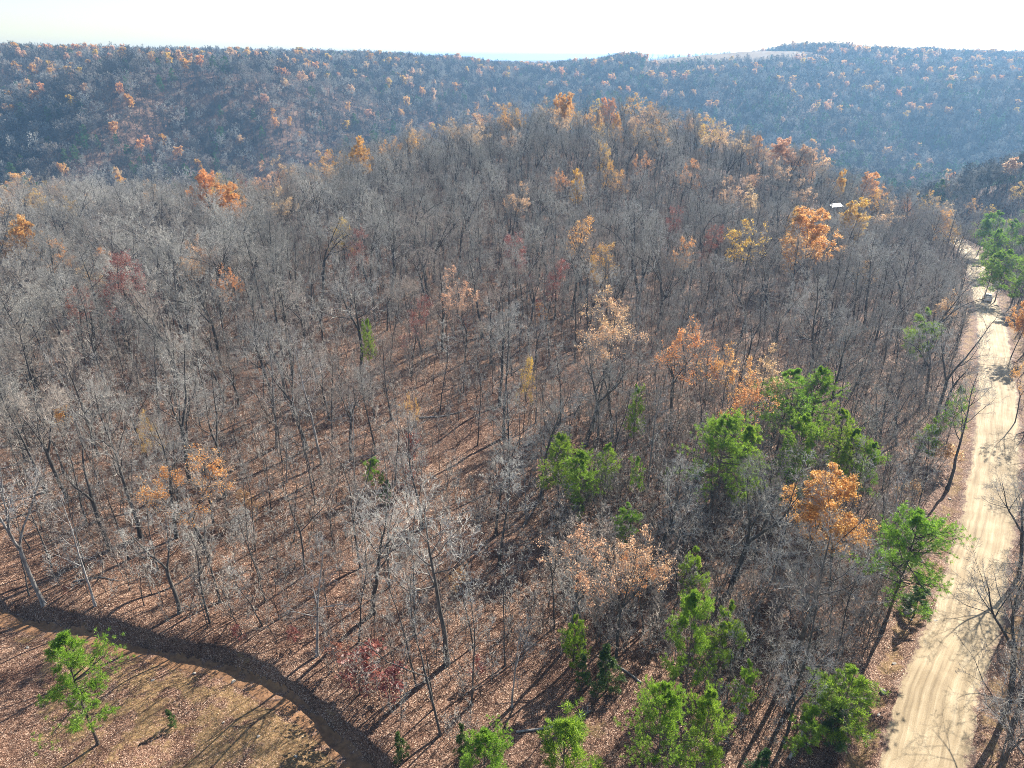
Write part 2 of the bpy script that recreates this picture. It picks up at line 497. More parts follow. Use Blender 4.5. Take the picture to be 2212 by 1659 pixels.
M = {}
M['bark'] = bark_mat('grey_bark', (0.035, 0.03, 0.027), (0.12, 0.108, 0.095))
M['bark_pale'] = bark_mat('pale_bark', (0.12, 0.11, 0.10), (0.38, 0.36, 0.335), 3.0)
M['bark_pine'] = bark_mat('pine_bark', (0.05, 0.038, 0.03), (0.17, 0.12, 0.09))
M['twig'] = twig_mat('grey_twigs', (0.25, 0.235, 0.205), (0.52, 0.49, 0.43))
M['twig_pale'] = twig_mat('pale_twigs', (0.30, 0.28, 0.255), (0.40, 0.38, 0.35))
M['twig_brown'] = twig_mat('brown_twigs', (0.27, 0.23, 0.19), (0.44, 0.375, 0.31))
M['needle'] = leaf_mat('pine_needles', [(0, (0.06, 0.13, 0.012)), (0.4, (0.19, 0.34, 0.03)), (1, (0.40, 0.55, 0.06))], 0.5, 0.5, 0.025)
M['cedar'] = leaf_mat('cedar_sprays', [(0, (0.04, 0.10, 0.025)), (0.6, (0.09, 0.18, 0.04)), (1, (0.15, 0.26, 0.06))], 0.3, 0.5, 0.05)
M['leaf_orange'] = leaf_mat('orange_leaves', [(0, (0.46, 0.19, 0.05)), (0.5, (0.72, 0.37, 0.12)), (1, (0.84, 0.56, 0.25))], 0.6)
M['leaf_gold'] = leaf_mat('golden_leaves', [(0, (0.45, 0.22, 0.03)), (0.5, (0.66, 0.38, 0.06)), (1, (0.85, 0.62, 0.18))], 0.6)
M['leaf_tan'] = leaf_mat('tan_leaves', [(0, (0.46, 0.26, 0.13)), (0.5, (0.68, 0.43, 0.24)), (1, (0.80, 0.58, 0.37))], 0.6)
M['leaf_red'] = leaf_mat('red_leaves', [(0, (0.16, 0.05, 0.04)), (0.5, (0.30, 0.10, 0.075)), (1, (0.48, 0.22, 0.16))], 0.45)

def litter_nodes(n, pos):
    """fallen leaves: every cell a leaf of its own colour and tilt, the palest cells painted as glints"""
    warp = n('ShaderNodeTexNoise', inp={'Vector': pos, 'Scale': 2.2, 'Detail': 2.0})
    pv = n('ShaderNodeVectorMath', operation='MULTIPLY_ADD', inp={0: warp.outputs['Color'], 1: (0.3, 0.3, 0.3), 2: pos})
    v1 = n('ShaderNodeTexVoronoi', inp={'Vector': pv.outputs[0], 'Scale': 18.0, 'Randomness': 1.0})
    sep = n('ShaderNodeSeparateColor', inp={0: v1.outputs['Color']})
    c1 = ramp(n, sep.outputs[0], [(0.0, (0.05, 0.03, 0.022)), (0.3, (0.125, 0.072, 0.05)), (0.6, (0.205, 0.128, 0.092)), (0.85, (0.30, 0.20, 0.15)), (0.95, (0.48, 0.37, 0.29)), (1.0, (0.66, 0.55, 0.46))])  # random leaf browns; the bright end paints in glints of backlit leaves
    big = n('ShaderNodeTexNoise', inp={'Vector': pos, 'Scale': 0.09, 'Detail': 4.0, 'Roughness': 0.62})
    c2 = mixc(n, ramp(n, big.outputs[0], [(0.35, (0, 0, 0)), (0.62, (1, 1, 1))]), (0.74, 0.65, 0.615), (0.96, 0.90, 0.83))
    mid = n('ShaderNodeTexNoise', inp={'Vector': pos, 'Scale': 0.8, 'Detail': 5.0, 'Roughness': 0.7})
    c3 = ramp(n, mid.outputs[0], [(0.3, (0.62, 0.56, 0.53)), (0.5, (0.95, 0.95, 0.95)), (0.7, (1.2, 1.17, 1.15))])
    drift = n('ShaderNodeTexNoise', inp={'Vector': pos, 'Scale': 0.28, 'Detail': 6.0, 'Roughness': 0.7, 'Distortion': 0.8})
    c4 = ramp(n, drift.outputs[0], [(0.32, (0.50, 0.44, 0.42)), (0.46, (0.9, 0.88, 0.86)), (0.60, (1.05, 1.04, 1.02)), (0.72, (1.25, 1.27, 1.25))])
    c = mixc(n, 1.0, mixc(n, 1.0, mixc(n, 1.0, c1, c2, 'MULTIPLY'), c3, 'MULTIPLY'), c4, 'MULTIPLY')
    tilt = n('ShaderNodeVectorMath', operation='SUBTRACT', inp={0: v1.outputs['Color'], 1: (0.5, 0.5, 0.2)})
    return c, tilt.outputs[0], v1, big, mid

def ground_material():
    m, nt, out = mat('leaf_litter'); n = N(nt)
    g = n('ShaderNodeNewGeometry'); pos = g.outputs['Position']
    c, tilt, v1, big, mid = litter_nodes(n, pos)
    at_d = n('ShaderNodeAttribute', attribute_name='dirt').outputs['Fac']
    at_f = n('ShaderNodeAttribute', attribute_name='field').outputs['Fac']
    fine = n('ShaderNodeTexNoise', inp={'Vector': pos, 'Scale': 3.0, 'Detail': 6.0, 'Roughness': 0.7})
    dirt = ramp(n, fine.outputs[0], [(0.3, (0.12, 0.07, 0.03)), (0.55, (0.25, 0.16, 0.075)), (0.75, (0.37, 0.26, 0.14))])
    br = n('ShaderNodeTexNoise', inp={'Vector': pos, 'Scale': 0.55, 'Detail': 6.0, 'Roughness': 0.68})
    k = math_(n, 'ADD', at_d, math_(n, 'MULTIPLY', math_(n, 'SUBTRACT', br.outputs[0], 0.5), 1.9))
    k = ramp(n, k, [(0.5, (0, 0, 0)), (0.66, (1, 1, 1))])
    lk = math_(n, 'GREATER_THAN', n('ShaderNodeSeparateColor', inp={0: v1.outputs['Color']}).outputs[1], 0.72)
    k = math_(n, 'MULTIPLY', k, math_(n, 'SUBTRACT', 1.0, math_(n, 'MULTIPLY', lk, 0.8)))
    c = mixc(n, k, c, dirt)
    straw = ramp(n, big.outputs[0], [(0.3, (0.13, 0.085, 0.045)), (0.7, (0.19, 0.13, 0.075))])
    c = mixc(n, at_f, c, straw)
    nn = n('ShaderNodeVectorMath', operation='MULTIPLY_ADD', inp={0: tilt, 1: (0.7, 0.7, 0.7), 2: g.outputs['Normal']})
    nn = n('ShaderNodeVectorMath', operation='NORMALIZE', inp={0: nn.outputs[0]})
    bp = n('ShaderNodeBump', inp={'Height': mid.outputs[0], 'Strength': 0.8, 'Distance': 0.25, 'Normal': nn.outputs[0]})
    b = n('ShaderNodeBsdfPrincipled', inp={'Base Color': c, 'Roughness': 0.8, 'Normal': bp.outputs[0], 'Specular IOR Level': 0.12})
    nt.links.new(b.outputs[0], out.inputs[0])
    return m

def gravel_material():
    m, nt, out = mat('pale_gravel'); n = N(nt)
    uv = n('ShaderNodeAttribute', attribute_name='lane').outputs['Vector']      # x across in metres, y along
    g = n('ShaderNodeNewGeometry'); pos = g.outputs['Position']
    s = n('ShaderNodeSeparateXYZ', inp={0: uv})
    wob = n('ShaderNodeTexNoise', inp={'Vector': n('ShaderNodeMapping', inp={0: uv, 3: (0, 0.05, 0)}).outputs[0], 'Scale': 1.0, 'Detail': 2.0})
    xx = math_(n, 'ADD', s.outputs[0], math_(n, 'MULTIPLY', math_(n, 'SUBTRACT', wob.outputs[0], 0.5), 1.4))
    cv = n('ShaderNodeCombineXYZ', inp={0: xx, 1: math_(n, 'MULTIPLY', s.outputs[1], 0.03)})
    streak = n('ShaderNodeTexNoise', inp={'Vector': cv.outputs[0], 'Scale': 2.4, 'Detail': 5.0, 'Roughness': 0.62})
    fine = n('ShaderNodeTexNoise', inp={'Vector': pos, 'Scale': 9.0, 'Detail': 5.0, 'Roughness': 0.75})
    patch = n('ShaderNodeTexNoise', inp={'Vector': pos, 'Scale': 0.35, 'Detail': 4.0})
    c = ramp(n, streak.outputs[0], [(0.32, (0.19, 0.14, 0.08)), (0.5, (0.38, 0.295, 0.18)), (0.66, (0.51, 0.42, 0.285))])
    c = mixc(n, 0.3, c, ramp(n, fine.outputs[0], [(0.3, (0.22, 0.16, 0.09)), (0.7, (0.46, 0.37, 0.24))]))
    c = mixc(n, 1.0, c, ramp(n, patch.outputs[0], [(0.35, (0.82, 0.78, 0.72)), (0.65, (1.1, 1.08, 1.05))]), 'MULTIPLY')
    # leaves and dust creeping in from the edges
    ed = math_(n, 'ABSOLUTE', s.outputs[0])
    en = n('ShaderNodeTexNoise', inp={'Vector': pos, 'Scale': 1.3, 'Detail': 5.0, 'Roughness': 0.7})
    ek = math_(n, 'ADD', ed, math_(n, 'MULTIPLY', math_(n, 'SUBTRACT', en.outputs[0], 0.5), 2.2))
    ek = ramp(n, math_(n, 'MULTIPLY', ek, 0.2), [(0.50, (0, 0, 0)), (0.58, (1, 1, 1))])
    lc, tilt, v1, big, mid = litter_nodes(n, pos)
    c = mixc(n, ek, c, lc)
    bp = n('ShaderNodeBump', inp={'Height': fine.outputs[0], 'Strength': 0.5, 'Distance': 0.06})
    bp2 = n('ShaderNodeBump', inp={'Height': streak.outputs[0], 'Strength': 0.6, 'Distance': 0.12, 'Normal': bp.outputs[0]})
    b = n('ShaderNodeBsdfPrincipled', inp={'Base Color': c, 'Roughness': 0.9, 'Normal': bp2.outputs[0]})
    nt.links.new(b.outputs[0], out.inputs[0])
    return m

def soil_material():
    m, nt, out = mat('orange_soil'); n = N(nt)
    g = n('ShaderNodeNewGeometry'); pos = g.outputs['Position']
    fine = n('ShaderNodeTexNoise', inp={'Vector': pos, 'Scale': 2.2, 'Detail': 6.0, 'Roughness': 0.7})
    c = ramp(n, fine.outputs[0], [(0.3, (0.13, 0.065, 0.03)), (0.52, (0.25, 0.125, 0.055)), (0.75, (0.36, 0.20, 0.095))])
    lc, tilt, v1, big, mid = litter_nodes(n, pos)
    lk = ramp(n, mid.outputs[0], [(0.52, (0, 0, 0)), (0.62, (1, 1, 1))])
    c = mixc(n, lk, c, lc)
    bp = n('ShaderNodeBump', inp={'Height': fine.outputs[0], 'Strength': 0.6, 'Distance': 0.1})
    b = n('ShaderNodeBsdfPrincipled', inp={'Base Color': c, 'Roughness': 0.85, 'Normal': bp.outputs[0]})
    nt.links.new(b.outputs[0], out.inputs[0])
    return m

def plain(name, c, rough=0.5, metal=0.0, var=0.12, scale=4.0, trans=0.0):
    m, nt, out = mat(name); n = N(nt)
    tc = n('ShaderNodeTexCoord')
    nz = n('ShaderNodeTexNoise', inp={'Vector': tc.outputs['Object'], 'Scale': scale, 'Detail': 4.0})
    a = tuple(x * (1 - var) for x in c); b_ = tuple(min(1, x * (1 + var)) for x in c)
    cc = ramp(n, nz.outputs[0], [(0.35, a), (0.65, b_)])
    b = n('ShaderNodeBsdfPrincipled', inp={'Base Color': cc, 'Roughness': rough, 'Metallic': metal})
    nt.links.new(b.outputs[0], out.inputs[0])
    return m

# ------------------------------------------------------------------ ground sheet, road, track
fine_a = np.radians(np.arange(-48, 48.01, 0.25)); rest_a = np.radians(np.arange(53, 308, 5.0))
ang = np.concatenate([fine_a, rest_a])
rad = np.concatenate([[1.0, 4, 8, 12, 16], 19.0 * 1.0108 ** np.arange(0, 590)])
rad = rad[rad < 9500]
AA, RR = np.meshgrid(ang, rad)
GX, GY = RR * np.sin(AA), RR * np.cos(AA)
GZ, rd, rz, rt, td, tz, tt = terrain(GX, GY, True)
nr, na = GX.shape
V = np.stack([GX, GY, GZ], -1).reshape(-1, 3)
ii, jj = np.meshgrid(np.arange(nr - 1), np.arange(na), indexing='ij')
j2 = (jj + 1) % na
F = np.stack([ii * na + jj, (ii + 1) * na + jj, (ii + 1) * na + j2, ii * na + j2], -1).reshape(-1, 4)[:, ::-1]
cidx = len(V)
V = np.concatenate([V, [[0, 0, float(terrain(np.zeros(1), np.zeros(1))[0])]]])
Fc = np.stack([np.full(na, cidx), np.arange(na), (np.arange(na) + 1) % na], -1)[:, ::-1]
M['ground'] = ground_material()
gme = mk_mesh('ground', V, [F, Fc], [M['ground']], smooth_=True)
GPX, GPY, GFW = project(GX, GY, GZ)
# bare soil: in front of the track, along the road's ditches
clear = smooth(-0.2, -2.5, td) * (1 - smooth(14, 26, -td)) * smooth(-30, 120, GPX) * (np.abs(td) < 40)
dirt = 0.52 * clear + 0.30 * smooth(300, 700, GPX) * clear * smooth(1480, 1600, GPY) + 0.40 * np.exp(-(td / 2.6) ** 2) + 0.62 * np.exp(-((np.abs(rd) - 4.2) / 1.6) ** 2) * (np.abs(rd) < 9)
dirt += 0.42 * np.exp(-(((GX - 6) / 7) ** 2 + ((GY - 41) / 4) ** 2))
fx = (aty(1380, 1300, 0)[0], aty(1735, 1330, 0)[0])
field = smooth(fx[0] - 60, fx[0], GX) * (1 - smooth(fx[1] - 20, fx[1] + 20, GX)) * smooth(1215, 1235, GY + waves(GX, GY, 60, 41) * 8) * (1 - smooth(1600, 1700, GY))
for nm, arr in (('dirt', dirt), ('field', field)):
    a = gme.attributes.new(nm, 'FLOAT', 'POINT')
    a.data.foreach_set('value', np.append(arr.ravel(), 0).astype(np.float32))
ground = link(bpy.data.objects.new('ground', gme)); ground['kind'] = 'structure'
ground['label'] = 'leaf-covered hilly forest ground'

def ribbon(name, L, offs, zoffs, material, edge_noise, attr=None):
    T = nrm(np.gradient(L[:, :2], axis=0)); Nn = np.stack([-T[:, 1], T[:, 0]], -1)
    s = np.concatenate([[0], np.cumsum(np.linalg.norm(np.diff(L[:, :2], axis=0), axis=1))])
    offs = np.array(offs); k = len(offs)
    wv = 1 + edge_noise * (waves(s, s * 0, 9, 51) * 0.6 + waves(s, s * 0, 3, 52) * 0.4)
    X = L[:, None, 0] + Nn[:, None, 0] * offs[None] * wv[:, None]
    Y = L[:, None, 1] + Nn[:, None, 1] * offs[None] * wv[:, None]
    Z = zoffs(L, X, Y, offs)
    V = np.stack([X, Y, Z], -1).reshape(-1, 3)
    n_ = len(L)
    i, j = np.meshgrid(np.arange(n_ - 1), np.arange(k - 1), indexing='ij')
    F = np.stack([i * k + j, i * k + j + 1, (i + 1) * k + j + 1, (i + 1) * k + j], -1).reshape(-1, 4)[:, ::-1]
    me = mk_mesh(name, V, F, [material], smooth_=True)
    a = me.attributes.new('lane', 'FLOAT_VECTOR', 'POINT')
    lv = np.stack([np.broadcast_to(offs[None], X.shape), np.broadcast_to(s[:, None], X.shape), np.zeros_like(X)], -1)
    a.data.foreach_set('vector', lv.astype(np.float32).ravel())
    o = link(bpy.data.objects.new(name, me)); o['kind'] = 'structure'
    return o

def road_z(L, X, Y, offs):
    crown = np.interp(np.abs(offs), [0, 1.5, 2.6, 3.05, 3.4], [0.03, 0.0, -0.05, -0.10, -0.30])
    return L[:, None, 2] + crown[None] + waves(X, Y, 6, 61) * 0.02
M['gravel'] = gravel_material()
RC = densify(ROAD, 0.7)
road = ribbon('road', RC, [-3.4, -3.05, -2.6, -2, -1.4, -0.7, 0, 0.7, 1.4, 2, 2.6, 3.05, 3.4], road_z, M['gravel'], 0.07)
road['label'] = 'pale gravel country road running past the woods'
M['soil'] = soil_material()
TC = densify(TRACK, 0.6)
def track_z(L, X, Y, offs):
    z = terrain(X, Y)
    lift = np.interp(np.abs(offs), [0, 0.7, 1.25], [0.06, 0.04, -0.12])
    return z + lift[None]
path = ribbon('path', TC, [-1.15, -0.95, -0.7, -0.35, 0, 0.3, 0.5, 0.7, 0.9], track_z, M['soil'], 0.12)
path['label'] = 'sunken orange dirt track below a shaded bank'

# ------------------------------------------------------------------ tree prototypes
def split_tree(name, parts):
    """parts: list of (part name, geometry, material, smooth) -> list of (part name, mesh)"""
    return [(pn, mk_mesh(name + '_' + pn, g[0], g[1], [m], smooth_=s)) for pn, g, m, s in parts]

PROTO = {}
def bare_proto(key, tw_mat='twig', bark='bark', **kw):
    t, c, last = grow(**kw)
    PROTO[key] = split_tree(key, [('trunk', t, M[bark], True), ('crown', c, M[tw_mat], False)])
    return t, c, last

def combined(name, t, c, m1, m2, lv=None, m3=None):
    parts = [t, c] + ([lv] if lv is not None else [])
    Vs, Fs, idx, off = [], [], [], 0
    for q, (v_, f_) in enumerate(parts):
        Vs.append(v_); Fs.append(f_ + off); idx += [q] * len(f_); off += len(v_)
    mats = [m1, m2] + ([m3] if m3 is not None else [])
    me = mk_mesh(name, np.concatenate(Vs), Fs, mats, idx)
    return bpy.data.objects.new(name, me)

NB = 8
near_src, mid_src, leafy_src = [], [], []
for i in range(NB):
    kw = dict(seed=100 + i, H=[17, 15.5, 18, 16, 14.5, 17.5, 16, 15][i], r0=[.25, .23, .27, .22, .20, .27, .23, .22][i], forks=[0, 2, 0, 3, 0, 2, 0, 0][i], limbs=[12, 12, 13, 12, 10, 14, 11, 12][i],
              spread=[.34, .32, .36, .34, .28, .36, .3, .33][i], crown0=[.36, .4, .42, .34, .45, .38, .5, .3][i])
    tmat = ['twig', 'twig', 'twig', 'twig_brown', 'twig', 'twig', 'twig', 'twig_brown'][i]
    t, c, last = bare_proto('bare%d' % i, tmat, **kw)
    if i < 6:
        kw.update(seed=150 + i, limbs=kw['limbs'] + 1, br=7, tw=6, tl=4)
        t, c, last = grow(twig_r=0.0134, **kw)
        near_src.append(combined('bare_tree_source', t, c, M['bark'], M[tmat]))
bare_proto('pale0', 'twig_pale', 'bark_pale', seed=201, H=19, r0=.27, forks=3, limbs=12, br=6, tw=5, tl=4, crown0=.38, spread=.36, stout=0.62)
bare_proto('pale1', 'twig_pale', 'bark_pale', seed=202, H=16, r0=.17, forks=0, limbs=9, br=5, tw=5, tl=4, crown0=.3, spread=.32)
bare_proto('slim0', 'twig', 'bark', seed=211, H=15, r0=.10, forks=0, limbs=7, br=5, tw=5, tl=4, crown0=.5, spread=.22, ang=(22, 45))
bare_proto('slim1', 'twig', 'bark', seed=212, H=13.5, r0=.085, forks=0, limbs=6, br=5, tw=5, tl=4, crown0=.45, spread=.22, ang=(22, 45))
bare_proto('slim2', 'twig_brown', 'bark', seed=213, H=14, r0=.095, forks=2, limbs=6, br=5, tw=4, tl=4, crown0=.4, spread=.22, ang=(20, 42))
sl_src = []
for i in range(3):
    t, c, last = grow(seed=221 + i, H=[14, 12.5, 13][i], r0=.09, limbs=7, br=5, tw=5, tl=3, crown0=.45, spread=.24, ang=(22, 45), twig_r=0.0132)
    sl_src.append(combined('slim_tree_source', t, c, M['bark'], M['twig' if i else 'twig_brown']))
# saplings: thin understorey stems
sap_src = []
for i in range(4):
    t, c, last = grow(seed=301 + i, H=[6, 4.5, 7, 5][i], r0=.04, limbs=9, br=5, tw=5, tl=0, crown0=.15, spread=.4, twig_r=0.017, lod=True, ang=(30, 60))
    PROTO['sap%d' % i] = split_tree('sap%d' % i, [('trunk', t, M['bark'], False), ('crown', c, M['twig' if i % 2 else 'twig_brown'], False)])
    sap_src.append(combined('sapling_source', t, c, M['bark'], M['twig' if i % 2 else 'twig_brown']))
# snag: a dead trunk with broken forks
def snag(seed, H):
    r = np.random.default_rng(seed)
    P, Rr = trunk_line(r, H * 0.62, .24, 8, 0.05, tip=0.75)
    P1, R1, L1 = sprout(r, P, Rr, np.array([H * .42]), 2, 0.9, 1.0, (16, 32), 1.0, 5, 0.08, 0.06, 0.72, 0.05, taper=0.55, tl=0.2)
    P2, R2, L2 = sprout(r, P1, R1, L1, 2, 0.4, 0.95, (30, 60), 0.25, 3, 0.1, 0.0, 0.5, 0.03, taper=0.5)
    g = [tubes(P, Rr, 8), tubes(P1, R1, 7)]
    for PP_, RR_ in ((P1, R1), (P2, R2)):                     # splintered ends
        e = PP_[:, -1:]; d = nrm(PP_[:, -1:] - PP_[:, -2:-1])
        side = nrm(np.cross(d, np.array([0.3, 0.8, 0.2])))
        L3 = np.concatenate([e, e + d * 0.35 + side * RR_[:, -1:, None] * 0.7], 1)
        g.append(tubes(L3, np.concatenate([RR_[:, -1:], RR_[:, -1:] * 0.05], 1), 6))
    return join(g), [tubes(P2[q:q + 1], R2[q:q + 1], 5) for q in range(len(P2))]
for i in range(2):
    a, b = snag(401 + i, 11)
    PROTO['snag%d' % i] = split_tree('snag%d' % i, [('trunk', a, M['bark'], True)] + [('branch', q, M['bark'], True) for q in b])
# leafy hardwoods
LEAF = ['orange', 'gold', 'tan', 'red']
for li, lf in enumerate(LEAF):
    for dn, (per, keep, size) in {'full': (13, 0.93, 0.095), 'thin': (6, 0.32, 0.075)}.items():
        t, c, last = grow(seed=520 + li * 3 + (dn == 'thin'), H=14, r0=.16, forks=[2, 0, 2, 0][li] if dn == 'thin' else 0, limbs=13 if dn == 'thin' else 17, br=7, tw=6, tl=3, crown0=.36 if dn == 'thin' else .3, spread=.33 if dn == 'thin' else .4)
        lv = leaves_on(520 + li, last, per, keep, size)
        PROTO[lf + '_' + dn] = split_tree(lf + '_' + dn, [('trunk', t, M['bark'], True), ('crown', c, M['twig_brown'], False), ('foliage', lv, M['leaf_' + lf], False)])
    t, c, last = grow(seed=560 + li, H=5, r0=.05, forks=0, limbs=8, br=5, tw=4, tl=0, crown0=.2, spread=.4, twig_r=0.009, lod=True)
    lv = leaves_on(560 + li, last, 6, 0.7, 0.13, 1.0)
    PROTO[lf + '_low'] = split_tree(lf + '_low', [('trunk', t, M['bark'], False), ('crown', c, M['twig_brown'], False), ('foliage', lv, M['leaf_' + lf], False)])
veil_src = []
for li, lf in enumerate(['tan', 'orange', 'gold']):
    t, c, last = grow(seed=590 + li, H=16, r0=.2, forks=[2, 0, 3][li], limbs=12, br=6, tw=6, tl=2, crown0=.38, spread=.34, twig_r=0.018)
    lv = leaves_on(590 + li, last, 6, 0.5, 0.10)
    veil_src.append(combined('veil_source', t, c, M['bark'], M['twig_brown'], lv, M['leaf_' + lf]))
# leafy low-detail sources for the far hills
far_src = []
for i in range(5):
    t, c, last = grow(seed=601 + i, H=15, r0=.2, forks=[0, 2, 0, 2, 0][i], limbs=14, br=7, tw=8, tl=0, crown0=.3, spread=.36, twig_r=0.06, lod=True)
    far_src.append(combined('far_bare_source', t, c, M['bark'], M[['bark', 'twig', 'bark', 'twig_brown', 'bark'][i]]))  # bark colour on most crowns stands in for shade among fine twigs
for li, lf in enumerate(['orange', 'gold', 'tan']):
    t, c, last = grow(seed=620 + li, H=15, r0=.2, limbs=11, br=6, tw=5, tl=0, crown0=.36, spread=.36, twig_r=0.03, lod=True)
    lv = leaves_on(620 + li, last, 6, 0.8, 0.34)
    far_src.append(combined('far_leafy_source', t, c, M['bark'], M['twig_brown'], lv, M['leaf_' + lf]))
t, b, nd = pine(640, 14, .16, .2, 3.2, 0.7, 6, 'pine', 0.6, 0.05)
far_src.append(combined('far_pine_source', t, b, M['bark_pine'], M['bark_pine'], nd, M['cedar']))
# pines and cedars
for i in range(5):
    t, b, nd = pine(701 + i, [15, 13, 14, 12, 16][i], [.17, .14, .15, .13, .18][i], [.36, .28, .40, .24, .32][i], [3.7, 3.0, 3.4, 2.9, 4.0][i], [1.0, .95, .9, 1.0, 1.0][i])
    PROTO['pine%d' % i] = split_tree('pine%d' % i, [('trunk', join([t, b]), M['bark_pine'], False), ('crown', nd, M['needle'], False)])
for i in range(2):
    t, b, nd = pine(721 + i, [9, 7][i], .09, .22, [2.0, 1.8][i], 0.8, 20)
    PROTO['youngpine%d' % i] = split_tree('youngpine%d' % i, [('trunk', join([t, b]), M['bark_pine'], False), ('crown', nd, M['needle'], False)])
for i in range(2):
    t, b, nd = pine(731 + i, [6, 4.5][i], .08, .08, [1.3, 1.2][i], 1.1, 16, 'cedar', 0.2)
    PROTO['cedar%d' % i] = split_tree('cedar%d' % i, [('trunk', join([t, b]), M['bark_pine'], False), ('crown', nd, M['cedar'], False)])
HEIGHT = {'pine0': 15, 'pine1': 13, 'pine2': 14, 'pine3': 12, 'pine4': 16, 'youngpine0': 9, 'youngpine1': 7, 'cedar0': 6, 'cedar1': 4.5, 'snag0': 11, 'snag1': 11,
          'pale0': 19, 'pale1': 16, 'slim0': 15, 'slim1': 13.5, 'slim2': 14}
for i, h in enumerate([17, 15.5, 18, 16, 14.5, 17.5, 16, 15]): HEIGHT['bare%d' % i] = h
for lf in LEAF: HEIGHT[lf + '_full'] = HEIGHT[lf + '_thin'] = 14; HEIGHT[lf + '_low'] = 5
for i, h in enumerate([6, 4.5, 7, 5]): HEIGHT['sap%d' % i] = h

def place(key, name, label, cat, pos, H=None, rot=None, group=None, wide=1.0):
    s = (H or HEIGHT[key]) / HEIGHT[key]
    e = bpy.data.objects.new(name, None)
    e.empty_display_size = 0.5
    e.location = pos
    ln_ = 0.045 if name == 'bare_tree' else 0.015
    e.rotation_euler = (random.gauss(0, ln_), random.gauss(0, ln_), random.uniform(0, 6.283) if rot is None else rot)
    e.scale = (s * wide, s * wide, s)
    e['label'] = label; e['category'] = cat
    if group: e['group'] = group
    col.objects.link(e)
    for pn, me in PROTO[key]:
        o = bpy.data.objects.new(pn, me)
        o.parent = e
        col.objects.link(o)
    USED.append((pos[0], pos[1]))
    if name in ('pine_tree', 'autumn_tree') and pos[1] < 130:            # nothing tall grows right in front of it
        L_ = math.hypot(pos[0], pos[1])
        for q in ((2.4, 4.8, 7.2, 9.6) if name == 'pine_tree' else (2.6, 5.2)): USED.append((pos[0] * (1 - q / L_), pos[1] * (1 - q / L_)))
    return e
USED = []

def top_height(pos, py):
    """height of a tree standing at pos whose tip shows at row py"""
    lo, hi = 0.5, 40.0
    for _ in range(40):
        m = (lo + hi) / 2
        q = project(np.array(pos[0]), np.array(pos[1]), np.array(pos[2] + m))[1]
        if q > py: lo = m
        else: hi = m
    return lo

